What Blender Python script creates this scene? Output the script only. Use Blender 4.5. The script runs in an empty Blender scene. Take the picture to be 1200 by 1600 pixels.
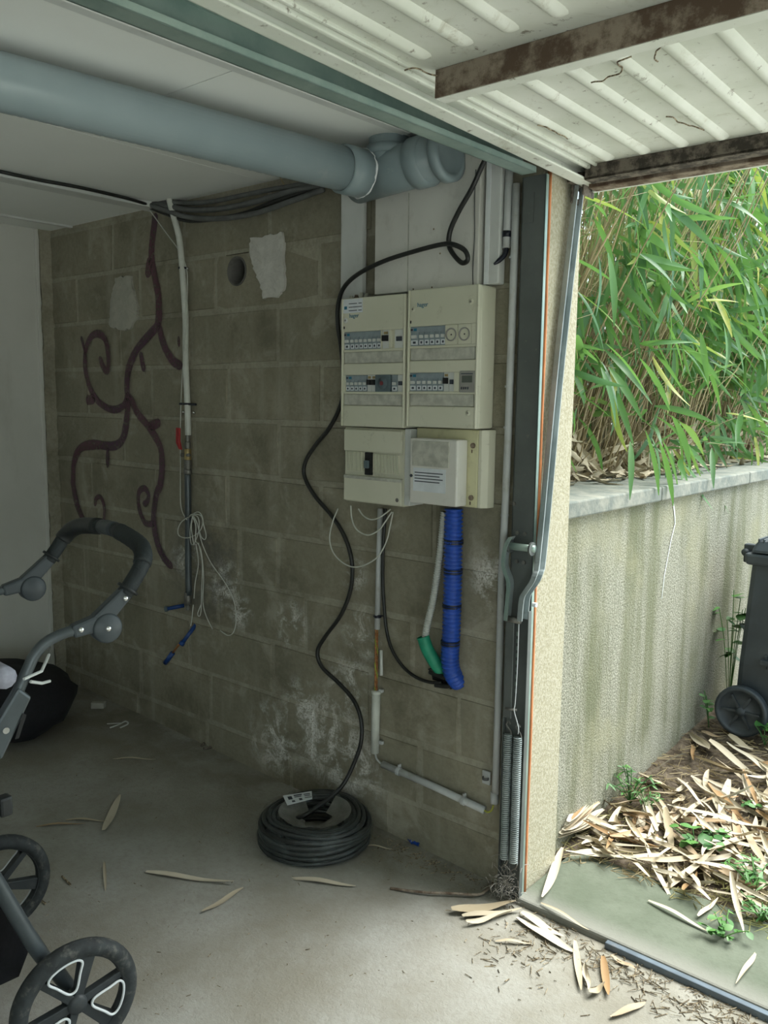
import bpy, bmesh, math, random
from mathutils import Vector, Matrix, noise as mnoise

# ------------------------------------------------------------------ camera, sky, light, exposure
scene = bpy.context.scene
col = scene.collection
random.seed(11)
FPX = 1350.0                                   # focal length in pixels of the 1200 x 1600 frame
PITCH, ROLL, YAW = math.radians(7.45), math.radians(.72), math.radians(40.5)
CAM = Vector((0.0, -2.2, 1.47))
_F = Vector((-math.sin(YAW)*math.cos(PITCH), math.cos(YAW)*math.cos(PITCH), -math.sin(PITCH)))
_R0 = Vector((math.cos(YAW), math.sin(YAW), 0)); _U0 = _R0.cross(_F)
_R = _R0*math.cos(ROLL) + _U0*math.sin(ROLL)
_U = -_R0*math.sin(ROLL) + _U0*math.cos(ROLL)
cd = bpy.data.cameras.new('camera'); cam = bpy.data.objects.new('camera', cd); col.objects.link(cam)
cd.sensor_fit = 'HORIZONTAL'; cd.sensor_width = 36.0; cd.lens = FPX/1200*36.0
cd.clip_start = .02; cd.clip_end = 200
mw = Matrix((( _R.x, _U.x, -_F.x, CAM.x), (_R.y, _U.y, -_F.y, CAM.y), (_R.z, _U.z, -_F.z, CAM.z), (0, 0, 0, 1)))
cam.matrix_world = mw
scene.camera = cam

world = bpy.data.worlds.new('overcast_sky'); scene.world = world; world.use_nodes = True
bg = world.node_tree.nodes['Background']
bg.inputs[0].default_value = (.79, .955, 1.0, 1); bg.inputs[1].default_value = 1.15

sd = bpy.data.lights.new('hazy_sun', 'SUN'); sd.energy = 4.6; sd.angle = math.radians(45); sd.color = (1.0, .99, .93)
sun = bpy.data.objects.new('hazy_sun', sd); col.objects.link(sun)
sun.rotation_euler = Vector((-.27, -.42, -.87)).to_track_quat('-Z', 'Y').to_euler()

scene.view_settings.view_transform = 'Standard'; scene.view_settings.look = 'None'
scene.view_settings.gamma = 1.0; scene.view_settings.use_curve_mapping = False
scene.view_settings.exposure = 0.95

# ------------------------------------------------------------------ measuring: photo pixel -> point on a known plane
def ray(u, v): return _F + _R*((u-600)/FPX) - _U*((v-800)/FPX)
def at_y(u, v, y=0.0):
    d = ray(u, v); return CAM + d*((y-CAM.y)/d.y)
def at_x(u, v, x):
    d = ray(u, v); return CAM + d*((x-CAM.x)/d.x)
def at_z(u, v, z):
    d = ray(u, v); return CAM + d*((z-CAM.z)/d.z)
def floor_z(x): return -.055 + .033*max(0., -1.3-x)
def on_floor(u, v, up=0.0):
    z = -.03
    for _ in range(4):
        p = at_z(u, v, z+up); z = floor_z(p.x)
    return at_z(u, v, z+up)
def ground_z(y): return -.035 + .075*max(0., min(1.9, y-.3))/1.0
def on_ground(u, v, up=0.0):
    z = 0.
    for _ in range(8):
        p = at_z(u, v, z+up); z = ground_z(p.y)
    return at_z(u, v, z+up)

# ------------------------------------------------------------------ materials
MATS = {}
def _sock(nt, a, inp):
    if hasattr(a, 'is_linked') or isinstance(a, bpy.types.NodeSocket): nt.links.new(a, inp)
    else: inp.default_value = a
class NT:
    def __init__(s, name):
        s.m = bpy.data.materials.new(name); s.m.use_nodes = True; s.t = s.m.node_tree
        s.b = s.t.nodes['Principled BSDF']; s.n = s.t.nodes
    def node(s, kind, **kw):
        n = s.n.new(kind)
        for k, v in kw.items(): setattr(n, k, v)
        return n
    def link(s, a, b): s.t.links.new(a, b)
    def pos(s): return s.node('ShaderNodeNewGeometry').outputs['Position']
    def obj(s): return s.node('ShaderNodeTexCoord').outputs['Object']
    def mapv(s, v, scale):
        n = s.node('ShaderNodeMapping'); n.inputs['Scale'].default_value = scale; s.link(v, n.inputs[0]); return n.outputs[0]
    def noise(s, scale, detail=4., rough=.55, vec=None, dist=0.):
        n = s.node('ShaderNodeTexNoise'); n.inputs['Scale'].default_value = scale
        n.inputs['Detail'].default_value = detail; n.inputs['Roughness'].default_value = rough
        n.inputs['Distortion'].default_value = dist
        s.link(vec if vec is not None else s.pos(), n.inputs['Vector']); return n.outputs[0]
    def ramp(s, f, a, b, ca=0., cb=1.):
        n = s.node('ShaderNodeMapRange'); n.interpolation_type = 'SMOOTHSTEP'
        s.link(f, n.inputs[0]); n.inputs[1].default_value = a; n.inputs[2].default_value = b
        n.inputs[3].default_value = ca; n.inputs[4].default_value = cb; return n.outputs[0]
    def mix(s, f, a, b):
        n = s.node('ShaderNodeMix', data_type='RGBA')
        _sock(s.t, f, n.inputs[0])
        for x, i in ((a, 6), (b, 7)):
            if isinstance(x, tuple): n.inputs[i].default_value = (*x[:3], 1)
            else: s.link(x, n.inputs[i])
        return n.outputs[2]
    def math(s, op, a, b=0.):
        n = s.node('ShaderNodeMath', operation=op); _sock(s.t, a, n.inputs[0]); _sock(s.t, b, n.inputs[1]); return n.outputs[0]
    def spot(s, p, r0, r1):
        n = s.node('ShaderNodeVectorMath', operation='DISTANCE'); s.link(s.pos(), n.inputs[0]); n.inputs[1].default_value = p
        return s.ramp(n.outputs['Value'], r0, r1, 1., 0.)
    def rnd(s): return s.node('ShaderNodeObjectInfo').outputs['Random']
    def attr(s, name):
        n = s.node('ShaderNodeAttribute'); n.attribute_name = name; return n.outputs['Fac'], n.outputs['Color']
    def bump(s, h, strength=.3, dist=.01):
        n = s.node('ShaderNodeBump'); n.inputs['Strength'].default_value = strength; n.inputs['Distance'].default_value = dist
        s.link(h, n.inputs['Height']); s.link(n.outputs[0], s.b.inputs['Normal'])
    def base(s, c, rough=.8, metal=0., spec=None):
        if isinstance(c, tuple): s.b.inputs['Base Color'].default_value = (*c[:3], 1)
        else: s.link(c, s.b.inputs['Base Color'])
        s.b.inputs['Roughness'].default_value = rough; s.b.inputs['Metallic'].default_value = metal
        if spec is not None: s.b.inputs['Specular IOR Level'].default_value = spec
        return s.m
def hx(c): 
    f = lambda x: x/12.92 if x <= .04045 else ((x+.055)/1.055)**2.4
    return tuple(f(x/255) for x in c)

def simple(name, c, rough=.6, metal=0., var=.12, scale=30., dirt=None, dirt_amt=.5, dirt_scale=9., bump=0.):
    n = NT(name)
    dk = tuple(x*(1-var) for x in c); lt = tuple(min(1, x*(1+var)) for x in c)
    cc = n.mix(n.ramp(n.noise(scale, 3.), .3, .7), dk, lt)
    if dirt:
        f = n.ramp(n.noise(dirt_scale, 6., .65), .5, .75, 0., dirt_amt); cc = n.mix(f, cc, dirt)
    if bump: n.bump(n.noise(scale*4, 3.), bump, .004)
    MATS[name] = n.base(cc, rough, metal); return MATS[name]

def block_material(name, base, alt, joint=False):
    n = NT(name)
    big = n.ramp(n.noise(2.2, 5., .6), .35, .68)
    c = n.mix(big, base, alt)
    c = n.mix(n.math('MULTIPLY', n.rnd(), .30), c, (.27, .255, .20))
    fine = n.ramp(n.noise(70., 4., .6), .35, .7)
    c = n.mix(n.math('MULTIPLY', fine, .28), c, (.16, .145, .11))
    c = n.mix(n.math('MULTIPLY', n.ramp(n.noise(5.2, 6., .68, dist=.5), .52, .68), .55), c, (.47, .44, .36))
    c = n.mix(n.math('MULTIPLY', n.ramp(n.noise(3.1, 6., .7, dist=.3), .50, .70), .62), c, (.15, .135, .092))
    # run marks of cement slurry
    st = n.noise(7., 4., .6, vec=n.mapv(n.pos(), (1.0, 1.0, .16)))
    c = n.mix(n.math('MULTIPLY', n.ramp(st, .52, .74), .40), c, (.47, .44, .36))
    # salt bloom low on the wall and around joints
    spots = [((-2.12, 0, .22), .05, .26), ((-2.25, 0, .30), .03, .17), ((-2.02, 0, .45), .03, .15), ((-1.96, 0, .66), .02, .13),
             ((-2.33, 0, .62), .02, .12), ((-2.42, 0, .15), .03, .2), ((-2.72, 0, .72), .03, .15), ((-2.98, 0, .80), .02, .13),
             ((-1.42, 0, .93), .02, .13), ((-2.01, 0, .86), .01, .09), ((-2.0, 0, .16), .03, .2), ((-2.62, 0, .62), .02, .1)]
    m = None
    for p, a, b in spots:
        q = n.spot(p, a, b); m = q if m is None else n.math('MAXIMUM', m, q)
    gate = n.ramp(n.noise(11., 8., .72, dist=.6), .44, .60)
    dots = n.ramp(n.noise(150., 2., .6), .28, .55)
    eff = n.math('MULTIPLY', n.math('MULTIPLY', m, gate), dots)
    c = n.mix(n.math('MULTIPLY', eff, .95), c, (.82, .81, .77))
    # damp grey stain behind the old water outlet
    dn = n.math('MULTIPLY', n.spot((-2.86, 0, .78), .08, .34), n.ramp(n.noise(9., 5., .7), .40, .60))
    c = n.mix(n.math('MULTIPLY', dn, .55), c, (.10, .10, .105))
    n.bump(n.math('ADD', n.noise(90., 5., .7), n.math('MULTIPLY', n.noise(18., 4.), .8)), .55, .006)
    MATS[name] = n.base(c, .95, 0., .2)
    return MATS[name]

block_material('concrete_block', (.335, .31, .235), (.25, .235, .175))
block_material('mortar', (.46, .43, .34), (.35, .33, .26))

def build_materials():
    n = NT('floor_concrete')
    c = n.mix(n.ramp(n.noise(1.6, 6., .62), .32, .70), (.255, .24, .195), (.395, .395, .365))
    c = n.mix(n.math('MULTIPLY', n.ramp(n.noise(55., 5., .7), .42, .72), .38), c, (.24, .22, .18))
    c = n.mix(n.math('MULTIPLY', n.ramp(n.noise(9., 6., .7, dist=.4), .55, .75), .35), c, (.22, .205, .165))
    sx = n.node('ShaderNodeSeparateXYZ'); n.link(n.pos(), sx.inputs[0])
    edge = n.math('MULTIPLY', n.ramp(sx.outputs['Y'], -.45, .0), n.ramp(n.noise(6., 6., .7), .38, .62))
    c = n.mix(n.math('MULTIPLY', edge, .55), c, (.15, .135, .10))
    n.bump(n.math('ADD', n.noise(120., 4., .7), n.noise(26., 5., .6)), .5, .006)
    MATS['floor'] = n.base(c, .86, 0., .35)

    n = NT('plaster_white')
    c = n.mix(n.ramp(n.noise(2., 5.), .3, .7), (.60, .60, .555), (.68, .68, .64))
    c = n.mix(n.math('MULTIPLY', n.ramp(n.noise(5., 6., .7, vec=n.mapv(n.pos(), (1, 1, .25))), .52, .75), .3), c, (.40, .39, .34))
    n.bump(n.noise(60., 4.), .15, .003); MATS['plaster'] = n.base(c, .9)

    n = NT('ceiling_board')
    c = n.mix(n.ramp(n.noise(1.5, 5.), .3, .7), (.83, .855, .825), (.87, .89, .865))
    n.bump(n.noise(80., 3.), .1, .002); MATS['ceiling'] = n.base(c, .85)

    n = NT('roughcast_wall')
    f1 = n.noise(150., 3., .7); st = n.noise(6., 5., .6, vec=n.mapv(n.pos(), (1., 1., .13)))
    c = n.mix(n.ramp(f1, .40, .62), (.20, .20, .155), (.46, .45, .375))
    c = n.mix(n.math('MULTIPLY', n.ramp(st, .42, .66), .8), c, (.155, .165, .095))
    c = n.mix(n.math('MULTIPLY', n.ramp(n.noise(1.7, 4.), .52, .72), .40), c, (.50, .49, .42))
    c = n.mix(n.math('MULTIPLY', n.ramp(n.noise(2.6, 4.), .50, .70), .45), c, (.36, .345, .225))
    n.bump(n.math('ADD', f1, n.math('MULTIPLY', n.noise(60., 3.), .6)), .9, .008); MATS['roughcast'] = n.base(c, .95, 0., .15)

    n = NT('jamb_render')
    f1 = n.noise(110., 4., .7)
    c = n.mix(n.ramp(f1, .38, .62), (.375, .345, .245), (.49, .46, .36))
    c = n.mix(n.math('MULTIPLY', n.ramp(n.noise(7., 6., .7), .55, .75), .35), c, (.36, .35, .25))
    n.bump(f1, .6, .005); MATS['jamb'] = n.base(c, .93, 0., .2)

    n = NT('mossy_concrete')
    c = n.mix(n.ramp(n.noise(3., 6., .65), .35, .65), (.095, .115, .08), (.13, .15, .112))
    c = n.mix(n.math('MULTIPLY', n.ramp(n.noise(45., 5., .7), .45, .7), .3), c, (.065, .075, .05))
    sx = n.node('ShaderNodeSeparateXYZ'); n.link(n.pos(), sx.inputs[0])
    c = n.mix(n.math('MULTIPLY', n.ramp(sx.outputs['Y'], .05, -.06), .75), c, (.25, .245, .22))
    n.bump(n.noise(90., 5., .7), .4, .005); MATS['mossy'] = n.base(c, .9)

    n = NT('coping_stone')
    c = n.mix(n.ramp(n.noise(14., 6., .7), .35, .68), (.16, .18, .165), (.29, .29, .25))
    c = n.mix(n.math('MULTIPLY', n.ramp(n.noise(4., 4.), .5, .7), .4), c, (.11, .13, .12))
    n.bump(n.noise(70., 4.), .4, .005); MATS['coping'] = n.base(c, .92)

    n = NT('soil')
    c = n.mix(n.ramp(n.noise(20., 6., .75), .35, .68), (.09, .07, .05), (.27, .22, .165))
    n.bump(n.noise(45., 6., .75), 1., .02); MATS['soil'] = n.base(c, .98, 0., .1)

    n = NT('door_paint')
    c = n.mix(n.ramp(n.noise(5., 5.), .3, .7), (.66, .69, .61), (.78, .80, .74))
    c = n.mix(n.math('MULTIPLY', n.ramp(n.noise(11., 8., .75, dist=.8), .55, .74), .62), c, (.36, .33, .235))
    c = n.mix(n.math('MULTIPLY', n.ramp(n.noise(38., 5., .7), .60, .72), .8), c, (.16, .13, .09))
    MATS['door_white'] = n.base(c, .55)

    n = NT('rusty_brown')
    c = n.mix(n.ramp(n.noise(16., 7., .72), .40, .62), (.10, .065, .042), (.30, .245, .19))
    n.bump(n.noise(60., 5.), .4, .004); MATS['rust_brown'] = n.base(c, .85)

    n = NT('cobweb_dirt')
    c = n.mix(n.ramp(n.noise(30., 6., .7), .4, .62), (.05, .042, .034), (.20, .17, .14))
    n.bump(n.noise(50., 6.), .6, .006); MATS['dark_dirty'] = n.base(c, .95)

    n = NT('galvanized_steel')
    c = n.mix(n.ramp(n.noise(9., 5., .6), .35, .65), (.30, .35, .36), (.43, .48, .49))
    c = n.mix(n.math('MULTIPLY', n.ramp(n.noise(40., 6., .7), .58, .75), .5), c, (.20, .17, .12))
    MATS['steel'] = n.base(c, .42, .25)

    n = NT('green_grey_rail')
    c = n.mix(n.ramp(n.noise(9., 5., .6), .35, .65), (.26, .36, .33), (.36, .46, .42))
    MATS['rail'] = n.base(c, .38, .45)

    n = NT('post_paint')
    c = n.mix(n.ramp(n.noise(4., 6., .6), .35, .68), (.105, .118, .115), (.15, .165, .16))
    c = n.mix(n.math('MULTIPLY', n.ramp(n.noise(60., 5., .7), .62, .75), .5), c, (.30, .28, .23))
    MATS['post'] = n.base(c, .5, .2)

    n = NT('panel_plastic')
    c = n.mix(n.ramp(n.noise(3., 5.), .3, .7), (.63, .63, .50), (.70, .69, .57))
    c = n.mix(n.math('MULTIPLY', n.ramp(n.noise(20., 7., .75, dist=.5), .58, .72), .45), c, (.33, .31, .23))
    MATS['panel'] = n.base(c, .45)
    simple('panel_yellow', (.64, .62, .40), .5, var=.06, scale=8, dirt=(.30, .28, .18), dirt_amt=.4, dirt_scale=24)
    simple('panel_flap', (.50, .50, .44), .55, var=.16, scale=40, dirt=(.30, .29, .25), dirt_amt=.6, dirt_scale=16)
    simple('white_pvc', (.66, .68, .665), .4, var=.05, scale=6, dirt=(.40, .40, .36), dirt_amt=.35, dirt_scale=14)
    simple('cover_white', (.70, .69, .645), .5, var=.05, scale=4, dirt=(.40, .38, .33), dirt_amt=.3, dirt_scale=20)
    simple('grey_conduit', (.50, .52, .525), .5, var=.07, scale=12, dirt=(.33, .32, .27), dirt_amt=.55, dirt_scale=18)
    simple('pale_hose', (.62, .64, .59), .45, var=.06, scale=20, dirt=(.36, .34, .26), dirt_amt=.4, dirt_scale=22)
    n = NT('grey_drain')
    c = n.mix(n.ramp(n.noise(2.5, 5.), .3, .7), (.245, .31, .33), (.30, .365, .385))
    c = n.mix(n.math('MULTIPLY', n.ramp(n.noise(17., 7., .7), .60, .75), .4), c, (.42, .45, .44))
    MATS['drain'] = n.base(c, .33)
    simple('black_rubber', (.017, .02, .021), .45, var=.3, scale=40)
    simple('black_cable', (.016, .017, .016), .38, var=.2, scale=60)
    simple('tape_black', (.006, .008, .02), .35)
    simple('cable_grey', (.11, .115, .115), .55, var=.2, scale=20)
    simple('stroller_plastic', (.050, .062, .070), .45, var=.1, scale=20)
    simple('stroller_tube', (.085, .10, .108), .35, .3, var=.1, scale=20)
    simple('stroller_foam', (.018, .024, .026), .7, var=.2, scale=60, bump=.3)
    simple('stroller_fabric', (.36, .36, .43), .8, var=.1, scale=80)
    simple('dark_fabric', (.012, .012, .015), .95, var=.2, scale=60)
    simple('tyre', (.028, .033, .035), .75, var=.3, scale=35, dirt=(.22, .21, .18), dirt_amt=.5, dirt_scale=40)
    simple('rim', (.032, .038, .042), .5, var=.12, scale=20, dirt=(.15, .145, .13), dirt_amt=.3, dirt_scale=30)
    simple('white_trim', (.80, .83, .85), .4, var=.03)
    simple('chrome', (.78, .79, .80), .18, 1., var=.04)
    simple('brass', (.42, .33, .16), .42, .8, var=.15, scale=50)
    simple('old_metal', (.20, .195, .18), .5, .6, var=.2, scale=60)
    simple('red_plastic', (.40, .022, .025), .45)
    simple('blue_conduit', (.020, .085, .46), .38, var=.12, scale=30)
    simple('blue_cap', (.012, .055, .22), .4, var=.2, scale=40)
    simple('green_sleeve', (.020, .30, .175), .5, var=.12, scale=30, dirt=(.02, .10, .07), dirt_amt=.5, dirt_scale=14)
    simple('corrugated_grey', (.52, .54, .51), .5, var=.06)
    simple('copper', (.42, .19, .08), .4, .7, var=.3, scale=80)
    simple('earth_wire', (.38, .40, .05), .5)
    simple('module_grey', (.26, .315, .345), .45, var=.08, scale=50)
    simple('module_dark', (.10, .14, .16), .5, var=.1)
    simple('module_white', (.66, .68, .66), .45, var=.05)
    simple('logo_blue', (.012, .16, .27), .5, var=.02)
    simple('print_dark', (.05, .06, .08), .6, var=.02)
    simple('paper', (.72, .76, .80), .7, var=.05)
    simple('lcd', (.10, .115, .10), .25, var=.02)
    simple('socket_grey', (.30, .295, .275), .45, var=.05)
    simple('black', (.006, .006, .007), .6, var=.02)
    simple('red_knob', (.18, .035, .04), .5)
    simple('orange_seal', (.62, .225, .085), .7, var=.18, scale=12, dirt=(.45, .22, .15), dirt_amt=.6, dirt_scale=8)
    simple('graffiti_dark', (.06, .03, .06), .8)
    simple('filler', (.60, .59, .55), .9, var=.08, scale=25, dirt=(.44, .42, .36), dirt_amt=.4, dirt_scale=30, bump=.6)
    simple('filler_dull', (.43, .42, .365), .9, var=.08, scale=25, dirt=(.33, .32, .26), dirt_amt=.4, dirt_scale=30, bump=.6)
    simple('bin_plastic', (.032, .042, .052), .5, var=.15, scale=12, dirt=(.08, .09, .09), dirt_amt=.4)
    simple('blue_film', (.01, .05, .28), .3)
    n = NT('twig'); MATS['twig'] = n.base(n.mix(n.ramp(n.noise(120., 2.), .42, .62), (.12, .09, .055), (.42, .35, .24)), .9)
    simple('steel_edge', (.13, .165, .20), .5, .4, var=.15, scale=20, dirt=(.30, .29, .25), dirt_amt=.6)
    simple('hole_lining', (.13, .125, .115), .9, var=.2, scale=20)
    simple('bounce_white', (.84, .85, .83), .85, var=.03, scale=5)  # whiter than the plaster so the unseen walls bounce more light
    simple('bounce_concrete', (.68, .67, .62), .9, var=.08, scale=6)  # ground out of view, kept bright to bounce daylight inside
    simple('cobweb', (.36, .34, .31), 1., var=.2, scale=50)

    n = NT('graffiti_paint')                      # sprayed edge fades out
    fac, _c = n.attr('edge')
    a = n.math('MULTIPLY', n.ramp(fac, .0, .55), n.ramp(n.noise(60., 5., .7), .25, .60, .45, .86))
    cc = n.mix(n.ramp(n.noise(3.), .35, .65), (.095, .052, .080), (.125, .058, .075))
    n.base(cc, .75); n.link(a, n.b.inputs['Alpha']); MATS['graffiti'] = n.m

    n = NT('plastic_film')
    w = n.noise(24., 5., .7, dist=1.2)
    n.base((.34, .42, .43), .14); n.b.inputs['Specular IOR Level'].default_value = .8
    n.link(n.ramp(w, .45, .75, .05, .30), n.b.inputs['Alpha']); n.bump(w, .9, .012); MATS['film'] = n.m

    n = NT('film_dusty'); n.base((.30, .30, .27), .35); n.link(n.ramp(n.noise(14., 4., .7), .3, .7, .55, .85), n.b.inputs['Alpha']); n.bump(n.noise(26., 5., .7), .8, .01); MATS['film_dusty'] = n.m
    n = NT('dry_leaf')
    c = n.mix(n.rnd(), (.44, .36, .24), (.64, .59, .48))
    c = n.mix(n.ramp(n.rnd(), .80, .97), c, (.33, .20, .09))
    st = n.noise(60., 3., .6, vec=n.mapv(n.obj(), (1., .06, 1.)))
    c = n.mix(n.math('MULTIPLY', n.ramp(st, .45, .7), .35), c, (.30, .21, .12)); MATS['dry_leaf'] = n.base(c, .7)

    def leafmat(name, by_attr):
        n = NT(name)
        if by_attr: f, _ = n.attr('tint')
        else: f = n.rnd()
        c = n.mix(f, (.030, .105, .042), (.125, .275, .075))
        c = n.mix(n.ramp(f, .86, .97), c, (.46, .46, .10))
        st = n.noise(50., 2., .5, vec=n.mapv(n.obj(), (1., .05, 1.)))
        c = n.mix(n.math('MULTIPLY', n.ramp(st, .4, .7), .3), c, (.10, .24, .12))
        n.base(c, .38)
        tr = n.node('ShaderNodeBsdfTranslucent'); n.link(n.mix(.5, c, (.28, .55, .10)), tr.inputs[0])
        mx = n.node('ShaderNodeMixShader'); mx.inputs[0].default_value = .34
        out = n.n['Material Output']; n.link(n.b.outputs[0], mx.inputs[1]); n.link(tr.outputs[0], mx.inputs[2]); n.link(mx.outputs[0], out.inputs[0])
        MATS[name] = n.m
    leafmat('bamboo_leaf', False); leafmat('bamboo_leaf_mass', True)
    n = NT('weed_leaf'); c = n.mix(n.rnd(), (.035, .125, .03), (.095, .24, .05)); MATS['weed'] = n.base(c, .5)
    n = NT('straw_culm')
    f, _ = n.attr('tint')
    c = n.mix(n.ramp(n.noise(3., 4., .6), .3, .7), (.17, .125, .06), (.44, .35, .20))
    c = n.mix(n.ramp(n.noise(1.3, 3.), .5, .7), c, (.34, .36, .13)); MATS['culm'] = n.base(c, .6)
build_materials()

# ------------------------------------------------------------------ mesh helpers
class MB:
    def __init__(s): s.v = []; s.f = []; s.att = {}
    def add(s, vs, fs):
        o = len(s.v); s.v += [tuple(p) for p in vs]; s.f += [tuple(i+o for i in f) for f in fs]; return s
    def box(s, a, b):
        x0, y0, z0 = a; x1, y1, z1 = b
        if x0 > x1: x0, x1 = x1, x0
        if y0 > y1: y0, y1 = y1, y0
        if z0 > z1: z0, z1 = z1, z0
        return s.add([(x0, y0, z0), (x1, y0, z0), (x1, y1, z0), (x0, y1, z0), (x0, y0, z1), (x1, y0, z1), (x1, y1, z1), (x0, y1, z1)],
                     [(3, 2, 1, 0), (4, 5, 6, 7), (0, 1, 5, 4), (1, 2, 6, 5), (2, 3, 7, 6), (3, 0, 4, 7)])
    def prism(s, poly, d, axis='y'):
        """closed polygon (list of Vectors) extruded along vector d"""
        n = len(poly); d = Vector(d); a = [Vector(p) for p in poly]; b = [p+d for p in a]
        fs = [tuple(range(n-1, -1, -1)), tuple(range(n, 2*n))] + [(i, (i+1) % n, n+(i+1) % n, n+i) for i in range(n)]
        return s.add(a+b, fs)
    def tube(s, pts, r, n=8, caps=True, closed=False, flat=1.0):
        pts = [Vector(p) for p in pts]; m = len(pts)
        rs = r if isinstance(r, (list, tuple)) else [r]*m
        tang = []
        for i in range(m):
            if closed: t = pts[(i+1) % m]-pts[i-1]
            else: t = pts[min(i+1, m-1)]-pts[max(i-1, 0)]
            tang.append(t.normalized() if t.length > 1e-9 else Vector((0, 0, 1)))
        up = Vector((0, 0, 1)) if abs(tang[0].z) < .9 else Vector((0, 1, 0))
        nr = (up-tang[0]*up.dot(tang[0])).normalized(); vs = []; fs = []
        for i in range(m):
            nr = nr-tang[i]*nr.dot(tang[i])
            nr = nr.normalized() if nr.length > 1e-6 else tang[i].orthogonal().normalized()
            bn = tang[i].cross(nr)
            for k in range(n):
                a = 2*math.pi*k/n; vs.append(pts[i]+nr*(math.cos(a)*rs[i])+bn*(math.sin(a)*rs[i]*flat))
        rings = m if closed else m-1
        for i in range(rings):
            j = (i+1) % m
            for k in range(n):
                l = (k+1) % n; fs.append((i*n+k, i*n+l, j*n+l, j*n+k))
        if caps and not closed: fs.append(tuple(range(n-1, -1, -1))); fs.append(tuple((m-1)*n+k for k in range(n)))
        return s.add(vs, fs)
    def lathe(s, prof, origin, axis, n=24):
        """prof: list of (radius, along); revolved about axis through origin"""
        axis = Vector(axis).normalized(); o = Vector(origin); e = axis.orthogonal().normalized(); g = axis.cross(e); vs = []; fs = []
        for r, t in prof:
            for k in range(n):
                a = 2*math.pi*k/n; vs.append(o+axis*t+(e*math.cos(a)+g*math.sin(a))*r)
        for i in range(len(prof)-1):
            for k in range(n): l = (k+1) % n; fs.append((i*n+k, i*n+l, (i+1)*n+l, (i+1)*n+k))
        return s.add(vs, fs)
    def disc(s, c, axis, r, t, n=20):
        return s.lathe([(1e-4, 0), (r, 0), (r, t), (1e-4, t)], c, axis, n)
    def mesh(s, name, smooth=False):
        me = bpy.data.meshes.new(name); me.from_pydata(s.v, [], s.f); me.update()
        for k, vals in s.att.items():
            a = me.attributes.new(k, 'FLOAT', 'POINT'); a.data.foreach_set('value', vals)
        bm = bmesh.new(); bm.from_mesh(me); bmesh.ops.recalc_face_normals(bm, faces=bm.faces); bm.to_mesh(me); bm.free()
        if smooth: me.polygons.foreach_set('use_smooth', [True]*len(me.polygons)); me.update()
        return me
    def build(s, name, mat, parent=None, smooth=False, bevel=0., origin=None):
        if origin is not None: s.v = [tuple(Vector(p)-Vector(origin)) for p in s.v]
        me = s.mesh(name, smooth); me.materials.append(MATS[mat])
        o = link(name, me, parent)
        if origin is not None: o.location = origin
        if bevel:
            b = o.modifiers.new('bevel', 'BEVEL'); b.width = bevel; b.segments = 2; b.limit_method = 'ANGLE'; b.angle_limit = math.radians(40)
        if smooth and not bevel:
            try: me.shade_smooth_by_angle = None
            except Exception: pass
        return o
def link(name, data, parent=None):
    o = bpy.data.objects.new(name, data); col.objects.link(o)
    if parent is not None:
        o.parent = parent; o.matrix_parent_inverse = Matrix.Translation(-parent.location) if parent.type == 'EMPTY' and not parent.get('local') else Matrix()
    return o
def tag(o, label=None, cat=None, group=None, kind=None):
    if label: o['label'] = label
    if cat: o['category'] = cat
    if group: o['group'] = group
    if kind: o['kind'] = kind
    return o
def thing(name, label, cat, loc=(0, 0, 0), group=None):
    """Empty at the thing's base; children are given in world coordinates"""
    o = bpy.data.objects.new(name, None); col.objects.link(o); o.location = loc; o.empty_display_size = .05
    return tag(o, label, cat, group)
def struct(o): o['kind'] = 'structure'; return o
def smooth_path(P, step=6, closed=False):
    P = [Vector(p) for p in P]; out = []; n = len(P)
    rng = range(n if closed else n-1)
    for i in rng:
        if closed: a, b, c, d = P[i-1], P[i], P[(i+1) % n], P[(i+2) % n]
        else: a, b, c, d = P[max(i-1, 0)], P[i], P[i+1], P[min(i+2, n-1)]
        for k in range(step):
            t = k/step
            out.append(.5*((2*b)+(c-a)*t+(2*a-5*b+4*c-d)*t*t+(3*b-a-3*c+d)*t**3))
    if not closed: out.append(P[-1])
    return out
def text_mesh(name, s, size, loc, rot, mat, parent, depth=.0004, align='LEFT'):
    c = bpy.data.curves.new(name, 'FONT'); c.body = s; c.size = size; c.extrude = depth; c.align_x = align
    t = bpy.data.objects.new(name+'_tmp', c); col.objects.link(t)
    me = bpy.data.meshes.new_from_object(t); bpy.data.objects.remove(t); bpy.data.curves.remove(c)
    me.name = name; me.materials.clear(); me.materials.append(MATS[mat])
    M = Matrix.Translation(loc) @ rot.to_matrix().to_4x4(); me.transform(M)
    return link(name, me, parent)
from mathutils import Euler
FACE_Y = Euler((math.pi/2, 0, 0))               # text standing on a wall that faces -y
def px(u, v, y): return at_y(u, v, y)

# ================================================================== THE SETTING
WX0, WX1 = -4.0, -1.30          # block wall from the left corner to the door jamb
CEIL = 2.245
HOLE = (-2.622, 1.944, .054)    # old pipe opening (x, z, radius)

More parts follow.
